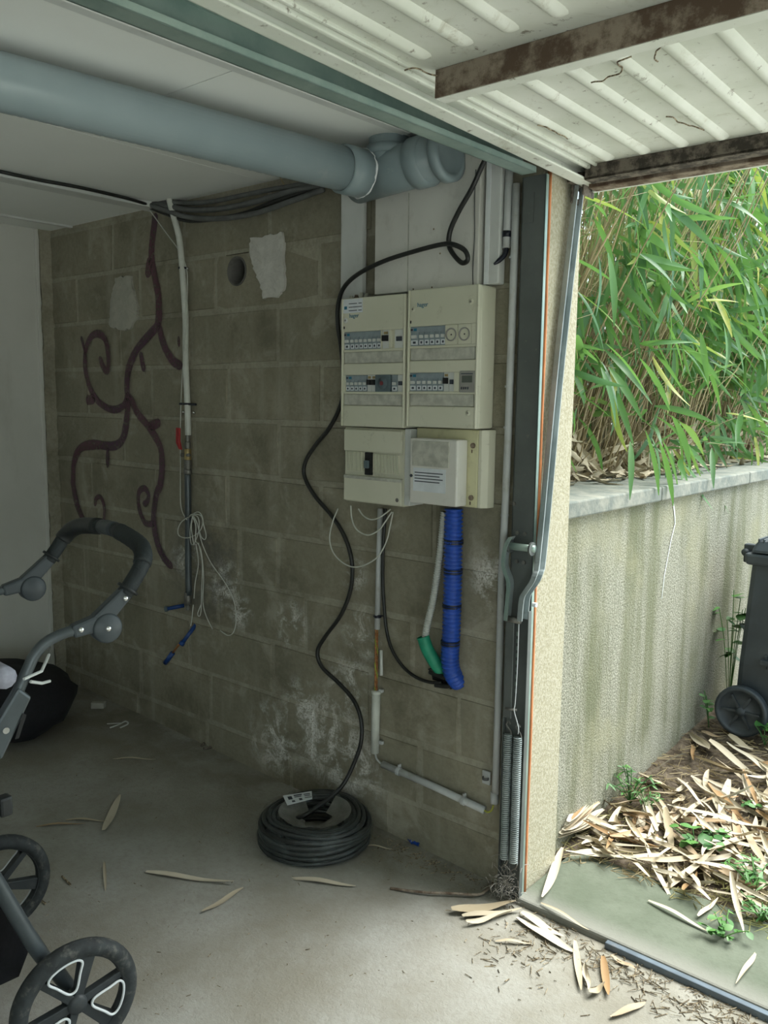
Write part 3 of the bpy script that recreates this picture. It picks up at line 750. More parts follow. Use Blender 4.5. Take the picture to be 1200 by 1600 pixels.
# ================================================================== OLD WATER PIPE ON THE LEFT
def build_water_pipe():
    y = -.03
    W = thing('water_pipe', 'pale water hose clipped to the block wall ending in brass valve and dark lower pipe', 'pipe', px(294, 950, y))
    P = [px(263, 306, -.06), px(272, 340, -.05), px(280, 372, -.04), px(284, 410, -.035), px(287, 450, -.032), px(290, 500, -.03), px(290, 545, y), px(291, 590, y), px(293, 630, y), px(294, 680, y)]
    MB().tube(smooth_path(P, 5), .0125, 12).build('hose', 'pale_hose', W, True)
    L = [px(293, 735, y), px(294, 800, y), px(294, 870, y), px(295, 930, y)]
    MB().tube(smooth_path(L, 4), .0135, 12).build('lower_pipe', 'stroller_tube', W, True)['label'] = 'dark grey lower pipe'
    x = px(294, 700, y).x
    def fit(v0, v1, r, mat, name):
        a, b = px(293.5, v0, y), px(293.5, v1, y); MB().lathe([(1e-4, 0), (r*.85, 0), (r, .003), (r, (a-b).length-.003), (r*.85, (a-b).length), (1e-4, (a-b).length)], b, a-b, 14).build(name, mat, W, True)
    fit(680, 692, .009, 'old_metal', 'barb'); fit(690, 702, .0125, 'old_metal', 'nut'); fit(701, 719, .0145, 'brass', 'valve_body'); fit(718, 734, .0155, 'old_metal', 'union_nut'); fit(733, 741, .0170, 'old_metal', 'collar')
    fit(925, 945, .016, 'old_metal', 'elbow'); fit(940, 953, .010, 'old_metal', 'spigot')
    MB().tube([px(284, 711, y), px(296, 711, y-.01)], .007, 10).build('valve_spindle', 'old_metal', W, True)
    m = MB(); a = [px(274.5, 668, -.055), px(280, 669, -.055), px(280, 690, -.055), px(283, 703, -.05), px(279, 702, -.05), px(274.5, 692, -.055)]
    m.prism(a, (0, .008, 0)); m.build('valve_lever', 'red_plastic', W, bevel=.002)['label'] = 'red valve lever'
    for (u, v, r) in ((285, 419, .0145), (292, 631, .0145)):
        c = px(u, v, y)
        MB().lathe([(r, -.004), (r+.003, -.004), (r+.003, .004), (r, .004), (r, -.004)], c, (0, 0, 1), 18).build('clip', 'tape_black', W, True)
    for u, v in ((293, 420), (287, 644), (303, 645)):
        MB().tube([px(u, v, -.002), px(u, v, -.022)], .0065, 10).build('screw', 'chrome', W, True)
    m = MB(); m.tube([px(281, 631, -.035), px(306, 632, -.03)], .005, 6); m.build('tie', 'tape_black', W)
    # thin telephone wire running down beside the pipe
    cable('thin_wire', 'thin cream wire running down from the ceiling beside the pale water hose',
          [px(218, 307, -.08), px(235, 330, -.05), px(262, 367, -.042), px(280, 392, -.045), px(291, 418, -.02), px(293, 450, -.015), px(291, 500, -.045), px(287, 560, -.046), px(284, 600, -.03), px(282, 660, -.025), px(282, 720, -.02), px(282, 780, -.02), px(285, 800, -.02), px(292, 812, -.045)], .0022, 'pale_hose', 'wire', n=6)
    # hank of cream wire
    H = thing('wire_hank', 'hank of cream wire hung on the dark lower pipe with long drooping loops', 'wire', px(300, 980, -.02))
    loops = [[(296, 806), (310, 800), (317, 812), (312, 830), (296, 840), (281, 838), (278, 828), (284, 815), (298, 806)],
             [(298, 804), (309, 808), (311, 826), (305, 846), (299, 850), (297, 830), (300, 810)],
             [(302, 803), (314, 806), (318, 820), (322, 836), (320, 843), (314, 838), (308, 818), (302, 806)],
             [(300, 806), (306, 822), (304, 850), (302, 846), (299, 824), (301, 806)],
             [(309, 822), (316, 850), (330, 880), (350, 908), (364, 935), (369, 962), (366, 985), (357, 993), (344, 985)],
             [(305, 845), (314, 860), (318, 900), (317, 940), (322, 962), (332, 983)],
             [(306, 850), (310, 880), (305, 910), (303, 935)],
             [(310, 848), (316, 880), (315, 920), (314, 955), (311, 963), (309, 958), (314, 945)],
             [(302, 945), (300, 965), (298, 978)]]
    for i, L in enumerate(loops):
        yy = -.05-.004*(i % 4) if i < 4 else -.018
        MB().tube(smooth_path([px(u, v, yy) for u, v in L], 5), .0021, 6).build('wire_loop', 'pale_hose', H, True)
    # blue-capped pipe ends poking from the wall
    for (u0, v0, u1, v1, lab) in ((288, 946, 262, 951, 'blue-capped pipe stub poking from the wall just left of the dark pipe end'), (306, 976, 286, 1003, 'blue pipe stub sloping down below the dark pipe end')):
        S = thing('pipe_stub', lab, 'pipe', px(u0, v0, .0), 'blue pipe ends')
        a, b = px(u0, v0, -.005), px(u1, v1, -.055)
        MB().tube([a, a.lerp(b, .6), b], .0085, 12).build('pipe', 'blue_cap', S, True)
        MB().tube([b, b+(b-a)*.18], .012, 12).build('end_cap', 'module_dark' if v0 < 960 else 'blue_cap', S, True)
    S = thing('pipe_stub', 'lowest blue plug on a bare copper end below the dark pipe', 'pipe', px(280, 1008, 0), 'blue pipe ends')
    a, b, c = px(284, 1001, -.057), px(270, 1020, -.075), px(258, 1036, -.085)
    MB().tube([a, b], .005, 8).build('copper_end', 'copper', S, True); MB().tube([b, c], .0105, 12).build('plug', 'blue_cap', S, True)
build_water_pipe()

# ================================================================== TRUNKING AROUND THE SWITCHBOARD
def build_trunking():
    def duct(name, label, x0, x1, z0, z1, y, mat, cat, bev=.004, seam=None):
        T = thing(name, label, cat, ((x0+x1)/2, y/2-.004, z0))
        MB().box((x0, y, z0), (x1, -.011, z1)).build('body', mat, T, bevel=bev)
        return T
    T = duct('wiring_duct', 'narrow white plastic cable trunk rising behind the left edge of the switchboard', -2.058, -1.958, 1.70, 2.215, -.032, 'white_pvc', 'trunk')
    MB().box((-1.985, -.034, 1.70), (-1.957, -.0325, 2.215)).build('lid', 'white_pvc', T)
    T = duct('wiring_cover', 'wide white wiring cover panel above the switchboard', -1.885, -1.482, 1.803, 2.20, -.055, 'cover_white', 'panel', .003)
    MB().box((-1.748, -.0565, 1.803), (-1.745, -.0545, 2.10)).build('seam', 'panel_flap', T)
    MB().tube(smooth_path([(-1.497, -.058, 2.13), (-1.499, -.058, 2.05), (-1.496, -.058, 1.95), (-1.499, -.058, 1.85), (-1.497, -.058, 1.80)], 4), .0016, 5).build('edge_crack', 'cable_grey', T)
    for u, v in ((678, 358), (688, 396), (675, 449), (646, 452), (700, 385)):
        MB().disc(px(u, v, -.0545), (0, -1, 0), .003, .0012, 8).build('pock', 'twig', T)
    T = duct('wiring_duct', 'tall white plastic cable trunk at the right edge of the wiring cover', -1.468, -1.418, 1.805, 2.16, -.045, 'white_pvc', 'trunk', .004)
    MB().box((-1.4685, -.0465, 1.805), (-1.452, -.0445, 2.16)).build('lid_rib', 'white_trim', T, bevel=.001)
    # grey conduits next to the post
    x = -1.412
    C = thing('conduit', 'short grey conduit tube ending above the switchboard with black tape', 'conduit', (-1.425, -.024, 1.9))
    MB().tube([(-1.402, -.028, 2.13), (-1.404, -.028, 1.905)], .0115, 12).build('tube', 'grey_conduit', C, True)
    MB().tube([(-1.4035, -.028, 1.952), (-1.404, -.028, 1.935)], .0132, 12).build('tape', 'tape_black', C, True)
    e = [(-1.404, -.028, 1.905), (-1.406, -.034, 1.885), (-1.416, -.048, 1.868), (-1.426, -.058, 1.858)]
    MB().tube(smooth_path(e, 4), [.007]*9+[.006, .005, .004, .003], 8).build('cable_end', 'tape_black', C, True)
    C = thing('conduit', 'long grey conduit tube clipped down the block wall beside the steel post', 'conduit', (-1.378, -.024, .2))
    P = [px(807, 287, -.026), px(803, 420, -.026), px(798, 560, -.026), px(794, 680, -.026), px(790, 780, -.026), px(784, 900, -.026), px(779, 1080, -.026), px(774, 1240, -.026)]
    MB().tube(P, .0112, 12).build('tube', 'grey_conduit', C, True)
    for v in (402, 604, 668, 805): 
        q = px(806-(v-290)*.0335, v, -.026); MB().lathe([(.0112, -.003), (.0128, -.003), (.0128, .003), (.0112, .003)], q, (0, 0, 1), 14).build('joint_ring', 'grey_conduit', C)
    q = px(773, 1238, -.026); MB().tube([q, q+Vector((0, 0, -.035))], .0135, 12).build('end_sleeve', 'grey_conduit', C, True)
    m = MB(); c = px(762, 1215, -.012); m.box((c.x-.018, -.018, c.z-.022), (c.x+.012, -.011, c.z+.022)); o = m.build('clip_base', 'grey_conduit', C, bevel=.003)
    MB().lathe([(.0085, -.004), (.0115, -.004), (.0115, .004), (.0085, .004), (.0085, -.004)], (c.x-.002, -.02, c.z), (0, 0, 1), 14).build('clip_ring', 'cable_grey', C)
build_trunking()

# ================================================================== SWITCHBOARD
def screw(parent, x, z, y, r=.007, mat='panel', cross=True):
    s = MB().lathe([(1e-4, .0022), (r*.8, .0022), (r, 0), (r*1.15, -.0005)], (x, y, z), (0, -1, 0), 16).build('screw', mat, parent, True)
    m = MB(); m.box((x-r*.45, y-.0030, z-.0008), (x+r*.45, y-.0021, z+.0008)); m.box((x-.0008, y-.0030, z-r*.45), (x+.0008, y-.0021, z+r*.45)); m.build('slot', 'old_metal', s)
def breaker(parent, x0, x1, z0, z1, y, style):
    """DIN-rail module; front face a little behind the cover"""
    body = {'grey': 'module_grey', 'white': 'module_white', 'black': 'module_white', 'dark': 'module_dark'}[style]
    w = x1-x0; zc = (z0+z1)/2; h = z1-z0
    b = MB().box((x0+.0004, y, z0), (x1-.0004, y+.02, z1)).build('breaker', body, parent, bevel=.0008)
    if style == 'grey':
        MB().box((x0+w*.22, y-.006, zc-h*.10), (x1-w*.22, y, zc+h*.06)).build('toggle', 'module_white', b, bevel=.0008)
        MB().box((x0+w*.12, y-.0012, z0+h*.06), (x1-w*.12, y, z0+h*.30)).build('label_window', 'paper', b)
        MB().box((x0+w*.34, y-.0017, z0+h*.12), (x1-w*.34, y-.0012, z0+h*.24)).build('label_mark', 'print_dark', b)
    elif style == 'white':
        MB().box((x0+w*.25, y-.005, zc-h*.12), (x1-w*.25, y, zc+h*.12)).build('toggle', 'print_dark', b)
    elif style == 'black':
        MB().box((x0+w*.12, y-.009, zc-h*.10), (x1-w*.12, y, zc+h*.22)).build('toggle', 'black', b, bevel=.001)
        MB().box((x0+w*.2, y-.001, z1-h*.22), (x1-w*.2, y, z1-h*.08)).build('terminal', 'brass', b)
    return b
def board(name, label, x0, x1, z0, z1, rows, logo, big_screws, sticker):
    B = thing(name, label, 'switchboard', ((x0+x1)/2, -.055, z0)); yf = -.100
    # case: back shell with rounded right side
    m = MB(); m.box((x0, -.090, z0), (x1, -.011, z1)); m.build('case', 'panel', B, bevel=.006)
    edge = .008
    # cover made of bars around the module windows
    wins = []
    for r in rows: wins.append((r['z0'], r['z1']))
    zs = [z1]; 
    bars = []
    top = z1
    for za, zb in wins: bars.append((zb, top)); top = za-.008
    bars.append((z0, top))
    for k, (za, zb) in enumerate(bars):
        if k in (1, 2): # bar below a window: dusty label flap above a plain band
            f = MB(); f.box((x0+edge+.004, yf+.0005, zb-.036), (x1-edge-.004, yf+.012, zb)); f.build('label_flap', 'panel_flap', B, bevel=.003)
            zb -= .037
        MB().box((x0+edge, yf, za), (x1-edge, yf+.012, zb)).build('cover', 'panel', B, bevel=.003)
    for xx in ((x0, x0+edge), (x1-edge, x1)):
        MB().box((xx[0], yf-.003, z0), (xx[1], -.085, z1)).build('cover_edge', 'panel', B, bevel=.003)
    MB().box((x0+edge, -.0885, z0+.02), (x1-edge, -.087, z1-.02)).build('recess', 'panel_flap', B)
    for r in rows:
        MB().box((x0+edge, yf+.0005, r['z0']-.008), (x1-edge, yf+.012, r['z0'])).build('window_sill', 'panel', B, bevel=.002)
        for (a, b, st) in r['mods']:
            if st == 'blank': MB().box((a, yf, r['z0']), (b, yf+.012, r['z1'])).build('blank', 'panel', B, bevel=.001)
            elif st == 'socket':
                q = MB().box((a+.0006, yf-.0005, r['z0']), (b-.0006, yf+.012, r['z1'])).build('socket', 'panel', B, bevel=.0015)
                c = Vector(((a+b)/2, yf-.0005, (r['z0']+r['z1'])/2)); R_ = .0185
                MB().lathe([(R_+.001, 0), (R_+.0008, .003), (R_-.002, .0032), (R_-.004, -.004), (1e-4, -.004)], c, (0, -1, 0), 26).build('socket_ring', 'socket_grey', q, True)
                MB().disc(c+Vector((0, .0035, 0)), (0, -1, 0), .0026, .004, 10).build('earth_pin', 'black', q)
                for dx in (-.004, .004): MB().disc(c+Vector((dx+.003, .0035, .010)), (0, -1, 0), .0022, .001, 10).build('pin_hole', 'black', q)
            elif st == 'timer':
                q = MB().box((a, yf-.002, r['z0']-.003), (b, yf+.01, r['z1']+.004)).build('timer', 'socket_grey', B, bevel=.002)
                MB().box((a+.010, yf-.003, r['z0']+.026), (b-.010, yf-.002, r['z1']-.010)).build('display', 'lcd', q)
                for i in range(4): MB().box((a+.007+i*.0075, yf-.0035, r['z0']+.006), (a+.011+i*.0075, yf-.002, r['z0']+.013)).build('button', 'print_dark', q)
                MB().box((a+.006, yf-.0025, r['z1']-.006), (b-.008, yf-.002, r['z1']-.003)).build('print_line', 'print_dark', q)
            elif st == 'knob':
                q = MB().box((a, yf-.001, r['z0']), (b, yf+.01, r['z1'])).build('selector', 'module_dark', B, bevel=.001)
                c = Vector(((a+b)/2+.002, yf-.001, (r['z0']+r['z1'])/2)); MB().lathe([(.019, 0), (.018, .005), (1e-4, .006)], c, (0, -1, 0), 24).build('dial', 'module_dark', q, True)
                MB().disc(c+Vector((0, -.006, 0)), (0, -1, 0), .007, .002, 14).build('dial_centre', 'red_knob', q)
            else: breaker(B, a, b, r['z0'], r['z1'], yf+.006, st)
        if r.get('head'):
            a, b = r['head']
            MB().box((a, yf+.0045, r['z1']-.017), (b, yf+.006, r['z1']-.002)).build('busbar_strip', 'module_grey', B)
            MB().box((a+.002, yf+.0040, r['z1']-.012), (a+.011, yf+.0046, r['z1']-.006)).build('mark', 'print_dark', B)
            MB().box((a+.014, yf+.0040, r['z1']-.013), (a+.026, yf+.0046, r['z1']-.005)).build('mark', 'logo_blue', B)
    lx, lz = logo
    text_mesh('lettering', 'hager', .0185, (lx, yf-.0004, lz), FACE_Y, 'logo_blue', B)
    for (x, z, mt) in big_screws: screw(B, x, z, yf-.0004, .008, mt)
    if sticker:
        a, b, c_, d_ = sticker
        s = MB().box((a, yf-.0008, c_), (b, yf-.0002, d_)).build('sticker', 'paper', B)
        MB().box((a+.008, yf-.0011, c_+.012), (a+.020, yf-.0008, c_+.022)).build('print', 'logo_blue', s)
        for i in range(3):
            MB().box((a+.028, yf-.0011, c_+.006+i*.011), (b-.024+.006*(i % 2), yf-.0008, c_+.0085+i*.011)).build('print', 'print_dark', s)
            MB().box((b-.018, yf-.0011, c_+.006+i*.011), (b-.004, yf-.0008, c_+.0085+i*.011)).build('print', 'print_dark', s)
    r2 = random.Random(hash(name) % 97)
    for x in (x0+.010,):
        MB().box((x, yf-.0012, rows[0]['z1']+.010), (x+.004, yf+.0, rows[0]['z1']+.018)).build('catch', 'black', B)
    return B
def seq(x, n, w, st): return [(x+i*w, x+(i+1)*w, st) for i in range(n)]
w = .0176
L0, L1, Rr0, Rr1 = -1.986, -1.716, -1.707, -1.444
row = lambda z0, z1, mods, head=None: {'z0': z0, 'z1': z1, 'mods': mods, 'head': head}
board('switchboard', 'cream switchboard with white sticker at its corner, left of the upper pair', L0, L1, 1.380, 1.792,
      [row(1.628, 1.685, [(L0+.006, L0+.034, 'grey')]+seq(L0+.034, 7, .0192, 'grey')+[(L0+.169, L0+.172, 'blank'), (L0+.172, L0+.200, 'black'), (L0+.203, L0+.214, 'blank'), (L0+.222, L0+.262, 'white')], (L0+.006, L0+.168)),
       row(1.493, 1.546, [(L0+.008, L0+.016, 'blank')]+seq(L0+.016, 5, .0185, 'grey')+seq(L0+.110, 2, .0185, 'black')+[(L0+.149, L0+.211, 'knob'), (L0+.212, L0+.237, 'grey'), (L0+.237, L0+.262, 'white')], (L0+.016, L0+.108))],
      (L0+.034, 1.730), [(L0+.018, 1.722, 'white_pvc')], (L0+.004, L0+.092, 1.745, 1.789))
board('switchboard', 'cream switchboard with two round sockets and small timer, right of the upper pair', Rr0, Rr1, 1.386, 1.800,
      [row(1.632, 1.690, [(Rr0+.006, Rr0+.040, 'grey')]+seq(Rr0+.040, 5, .0205, 'grey')+[(Rr0+.1425, Rr0+.190, 'socket'), (Rr0+.190, Rr0+.238, 'socket'), (Rr0+.238, Rr0+.256, 'blank')], (Rr0+.006, Rr0+.142)),
       row(1.495, 1.551, [(Rr0+.006, Rr0+.034, 'grey')]+seq(Rr0+.034, 5, .0205, 'grey')+[(Rr0+.137, Rr0+.157, 'black'), (Rr0+.157, Rr0+.179, 'white'), (Rr0+.179, Rr0+.198, 'blank'), (Rr0+.200, Rr0+.256, 'timer')], (Rr0+.006, Rr0+.136))],
      (Rr0+.036, 1.748), [(Rr0+.020, 1.742, 'panel'), (Rr1-.028, 1.752, 'panel'), (Rr1-.030, 1.432, 'panel')], None)

def build_lower_boxes():
    # main breaker box (left) and the meter board (right)
    M = thing('breaker_box', 'cream main breaker box with ribbed vents under the left switchboard', 'switchboard', (-1.86, -.05, 1.125))
    x0, x1, z0, z1, yf = -1.990, -1.728, 1.128, 1.376, -.088
    MB().box((x0, yf+.01, z0), (x1, -.011, z1)).build('case', 'panel', M, bevel=.006)
    MB().box((x0+.006, yf, 1.298), (x1-.006, yf+.012, z1-.006)).build('top_cover', 'panel', M, bevel=.003)
    MB().box((x0+.006, yf, z0+.004), (x1-.006, yf+.012, 1.218)).build('bottom_cover', 'panel', M, bevel=.003)
    for i in range(11): MB().box((x0+.014+i*.0068, yf+.002, 1.232), (x0+.018+i*.0068, yf+.012, 1.296)).build('vent_rib', 'panel', M)
    for i in range(16): MB().box((x0+.134+i*.0068, yf+.002, 1.232), (x0+.138+i*.0068, yf+.012, 1.292)).build('vent_rib', 'panel', M)
    b = MB().box((x0+.098, yf+.001, 1.222), (x0+.128, yf+.02, 1.296)).build('main_switch', 'black', M, bevel=.002)
    MB().box((x0+.104, yf-.010, 1.245), (x0+.121, yf+.001, 1.270)).build('handle', 'module_dark', b, bevel=.002)
    MB().box((x0+.006, yf-.001, 1.206), (x1-.006, yf+.004, 1.217)).build('ledge', 'panel_flap', M, bevel=.002)
    screw(M, x1-.022, 1.150, yf-.0004, .006, 'old_metal')
    T = thing('wiring_duct', 'slim white trunk strip standing between breaker box and meter board', 'trunk', (-1.712, -.05, 1.13))
    MB().box((-1.725, -.084, 1.135), (-1.701, -.011, 1.378)).build('body', 'white_pvc', T, bevel=.003)
    B = thing('meter_board', 'yellowed cream meter board with rusty corner screws under the right switchboard', 'meter board', (-1.56, -.04, 1.14))
    bx0, bx1, by = -1.697, -1.432, -.060
    MB().box((bx0, by, 1.148), (bx1-.030, -.011, 1.382)).build('plate', 'panel_yellow', B, bevel=.004)
    m = MB(); m.prism([(bx1-.0295, by+.001, 1.148), (bx1-.018, by+.001, 1.148), (bx1-.004, by+.018, 1.148), (bx1, -.011, 1.148), (bx1-.0295, -.011, 1.148)], (0, 0, .234)); m.build('side_trim', 'panel', B, bevel=.002)
    for (x, z) in ((bx1-.048, 1.335), (bx1-.050, 1.178), (bx0+.030, 1.190)):
        MB().disc((x, by, z), (0, -1, 0), .0085, .004, 10).build('rusty_screw', 'rust_brown', B)
        MB().box((x-.006, by-.001, z-.022), (x-.002, by, z-.012)).build('rust_run', 'rust_brown', B)
    E_ = thing('electric_meter', 'off-white electricity meter box on the yellowed board', 'meter', (-1.60, -.08, 1.15))
    mx0, mx1 = -1.678, -1.498
    MB().box((mx0, by-.056, 1.152), (mx1, by-.001, 1.352)).build('case', 'cover_white', E_, bevel=.005)
    MB().box((mx0+.012, by-.060, 1.268), (mx1-.028, by-.056, 1.345)).build('window', 'panel_flap', E_, bevel=.002)
    p = MB().box((mx0+.016, by-.0575, 1.190), (mx1-.040, by-.056, 1.262)).build('rating_plate', 'paper', E_)
    for i in range(4): MB().box((mx0+.022, by-.0580, 1.246-i*.009), (mx1-.05-.012*(i % 2), by-.0575, 1.249-i*.009)).build('print', 'print_dark', p)
    MB().disc((mx0+.008, by-.056, 1.236), (0, -1, 0), .005, .003, 10).build('sealing_screw', 'print_dark', E_)
build_lower_boxes()

# ================================================================== WIRES AND CONDUITS BELOW THE BOXES
def build_lower_wires():
    # black cable: from the ceiling, loop, down behind the board, S-bend to the coil
    up = [(762, 240, -.085), (752, 262, -.085), (737, 295, -.09), (716, 332, -.085), (703, 362, -.08), (702, 385, -.078), (712, 402, -.082), (723, 411, -.09), (731, 405, -.098), (726, 391, -.10), (708, 382, -.098), (690, 382, -.093), (650, 392, -.09), (600, 408, -.085), (560, 428, -.07), (537, 450, -.055), (528, 478, -.045), (528, 510, -.04), (533, 545, -.033), (536, 590, -.027), (533, 630, -.022), (515, 668, -.022), (492, 697, -.024), (477, 722, -.026), (476, 745, -.026), (492, 775, -.026), (520, 808, -.026), (540, 842, -.026), (550, 880, -.026), (548, 920, -.026), (533, 960, -.03), (508, 995, -.035), (496, 1018, -.04), (503, 1042, -.04), (530, 1068, -.04), (553, 1095, -.045), (564, 1125, -.05), (564, 1160, -.06), (552, 1195, -.08)]
    P = [at_y(*q) for q in up]
    c0 = COIL
    P += [at_y(536, 1226, -.115), at_y(516, 1246, -.150), at_y(494, 1262, -.185), Vector((c0.x-.03, c0.y-.015, .05)), Vector((c0.x-.075, c0.y-.035, .022))]
    cable('black_cable', 'long black cable looping past the switchboard and winding down to the floor coil', P, .0074, 'black_cable', n=8, step=6)
    # cream wires under the boxes
    y = -.035
    for i, (L, lab) in enumerate((([(528, 795), (520, 815), (515, 840), (520, 862), (534, 878), (552, 886), (572, 882), (592, 868), (604, 845), (610, 820), (614, 800)], 'largest cream wire loop hanging below the boxes'),
              ([(548, 790), (550, 812), (558, 828), (575, 836), (592, 828), (602, 815), (612, 800)], 'middle cream wire loop hanging below the boxes'),
              ([(560, 795), (568, 806), (580, 812), (594, 808), (610, 796)], 'smallest cream wire loop close under the breaker box'))):
        cable('wire_loop', lab, [px(u, v, y-.012*i) for u, v in L], .0025, 'pale_hose', 'wire', 'cream wire loops', n=6)
    y = -.024
    C = thing('conduit', 'white-grey conduit tube dropping from the breaker box beside a black cable', 'conduit', px(590, 985, y))
    MB().tube([px(594.5, 795, y), px(592, 880, y), px(589.5, 983, y)], .0100, 12).build('tube', 'grey_conduit', C, True)
    MB().lathe([(.010, -.004), (.0125, -.004), (.0125, .004), (.010, .004), (.010, -.004)], px(590, 963, y), (0, 0, 1), 14).build('tie', 'tape_black', C)
    MB().tube([px(584, 963, y-.008), px(598, 962, y-.005)], .003, 6).build('tie_tail', 'tape_black', C)
    # bare earth wires
    W = thing('earth_wire', 'twisted bare copper and yellow-green wires between the two conduit tubes', 'wire', px(588, 1078, y))
    r2 = random.Random(7)
    for i in range(4):
        pts = []
        for k in range(15):
            v = 978+k*7.4; a = k*1.25+i*1.6; c = px(588.5-.08*k, v, y); pts.append(c+Vector((math.cos(a)*.0042, math.sin(a)*.0042, 0)))
        MB().tube(smooth_path(pts, 3), .0022, 6).build('strand', 'copper' if i else 'earth_wire', W, True)
    MB().tube([px(595.5, 1016, -.02), px(596, 1055, -.02)], .0055, 8).build('sleeve', 'white_pvc', W, True)
    C = thing('conduit', 'pale conduit tube low on the wall, below the bare copper wires', 'conduit', px(586, 1175, y))
    MB().tube([px(588, 1079, y), px(585.5, 1176, y)], .0150, 14).build('tube', 'pale_hose', C, True)
    MB().lathe([(.0150, -.006), (.0172, -.006), (.0172, .004), (.0150, .004)], px(588, 1081, y), (0, 0, 1), 16).build('rim', 'pale_hose', C)
    for v in (1079, 1160):
        q = px(595, v, -.016); MB().box((q.x-.006, -.022, q.z-.006), (q.x+.010, -.010, q.z+.006)).build('clip', 'grey_conduit', C, bevel=.002)
    cable('link_wire', 'thin grey wire bending from the pale conduit into the low sloping conduit', [px(586, 1174, y), px(588, 1184, y), px(593, 1191, y), px(600, 1196, y)], .0035, 'grey_conduit', 'wire', n=6)
    C = thing('conduit', 'grey conduit tube running nearly level low along the wall to the corner', 'conduit', px(680, 1230, y))
    a, b = px(598, 1194, y), px(757, 1266, y); MB().tube([a, a.lerp(b, .5)+Vector((0, 0, .003)), b], .0120, 12).build('tube', 'grey_conduit', C, True)
    for t in (.17, .81):
        q = a.lerp(b, t); MB().lathe([(.012, -.006), (.0145, -.006), (.0145, .006), (.012, .006)], q, b-a, 14).build('clip', 'grey_conduit', C)
        MB().box((q.x-.003, q.y-.002, q.z+.010), (q.x+.003, q.y+.010, q.z+.024)).build('clip_tab', 'grey_conduit', C)
    cable('link_wire', 'yellow-green wire bridging the sloping conduit and the tall corner conduit', [b+Vector((-.004, 0, 0)), px(762, 1269, y), px(768, 1266, y), px(771, 1258, y)], .0028, 'earth_wire', 'wire', n=6)
    # blue ringed conduit with ties
    def corrugated(pts, r, pitch, depth, n=16):
        P = smooth_path(pts, 16); out = [P[0]]; tot = 0
        L = [0]
        for i in range(1, len(P)): L.append(L[-1]+(P[i]-P[i-1]).length)
        m = int(L[-1]/pitch*4); res = []; k = 0; rs = []
        for i in range(m+1):
            s = L[-1]*i/m
            while k < len(L)-2 and L[k+1] < s: k += 1
            t = (s-L[k])/max(1e-9, L[k+1]-L[k]); res.append(P[k].lerp(P[k+1], t)); rs.append(r-(depth if i % 4 in (2, 3) else 0))
        return MB().tube(res, rs, n)
    B = thing('blue_conduit', 'thick blue ringed conduit strapped with black ties dropping into the wall', 'conduit', px(714, 1066, -.02))
    pts = [px(709, 795, -.045), px(708, 860, -.045), px(707, 930, -.044), px(705, 990, -.042), px(703, 1030, -.038), px(707, 1052, -.03), px(716, 1066, .0)]
    corrugated(pts, .0295, .0128, .0050, 18).build('hose', 'blue_conduit', B, True)
    for u, v in ((709, 846), (708, 892), (706, 946), (703.5, 1004)):
        c = px(u, v, -.0435); 
        for dz in (-.004, .004): MB().lathe([(.0275, -.0025), (.0308, -.0025), (.0308, .0025), (.0275, .0025), (.0275, -.0025)], c+Vector((0, 0, dz)), (0, 0, 1), 20).build('tie', 'tape_black', B)
    G = thing('corrugated_conduit', 'thin pale ringed conduit leaning into the green sleeve', 'conduit', px(664, 1000, -.05))
    corrugated([px(694, 800, -.05), px(688, 860, -.05), px(678, 930, -.052), px(667, 980, -.054), px(664.5, 1003, -.05)], .0120, .0078, .0026, 12).build('hose', 'corrugated_grey', G, True)
    S = thing('green_sleeve', 'green plastic sleeve angled into the wall hole beside the blue conduit', 'sleeve', px(690, 1050, -.02))
    a = [px(661, 995, -.058), px(668, 1015, -.052), px(679, 1034, -.04), px(692, 1052, -.012)]
    P = smooth_path(a, 5); d = (P[0]-P[1]).normalized()
    m = MB(); m.tube(P, [.0205]*3+[.021]*(len(P)-3), 18, caps=False); m.tube([P[0]+d*.001]+P[1:], .0185, 18, caps=False); m.build('sleeve', 'green_sleeve', S, True)
    m = MB(); m.lathe([(.0185, 0), (.0212, .001), (.0212, -.004), (.0185, -.004)], P[0], d, 18); m.build('rim', 'green_sleeve', S, True)
    # flat black patch for the shade inside a ragged wall hole and the black cable sheath
    H = thing('hole_shade', 'flat black patch painting the shade of the ragged hole where the conduits enter', 'hole', px(695, 1062, -.004))
    m = MB(); r2 = random.Random(12); c = px(695, 1058, -.0115); ring = []
    for i in range(22):
        t = 2*math.pi*i/22; k = 1+r2.uniform(-.18, .18); ring.append((c.x+math.cos(t)*.062*k, -.0125-r2.random()*.002, c.z+math.sin(t)*.030*k-.012*math.cos(t)))
    m.prism(ring, (0, .010, 0)); m.build('pocket', 'black', H)
    cable('black_lead', 'black cable dropping beside the conduit and curving into the wall pocket', [px(602, 795, -.03), px(599, 850, -.03), px(598, 900, -.03), px(600, 945, -.03), (px(604, 985, -.03)), px(613, 1016, -.032), px(630, 1042, -.032), px(650, 1058, -.03), px(672, 1066, -.028), px(690, 1066, -.02)], .0058, 'black_cable')
    cable('black_sheath', 'short thick black cable sheath lying in the pocket under the green sleeve', [px(672, 1050, -.03), px(685, 1055, -.035), px(700, 1061, -.03), px(706, 1068, -.02), px(698, 1072, -.02), px(680, 1070, -.026)], .0085, 'black_cable')
COIL = Vector((-1.99, -.215, floor_z(-1.99)))
build_lower_wires()

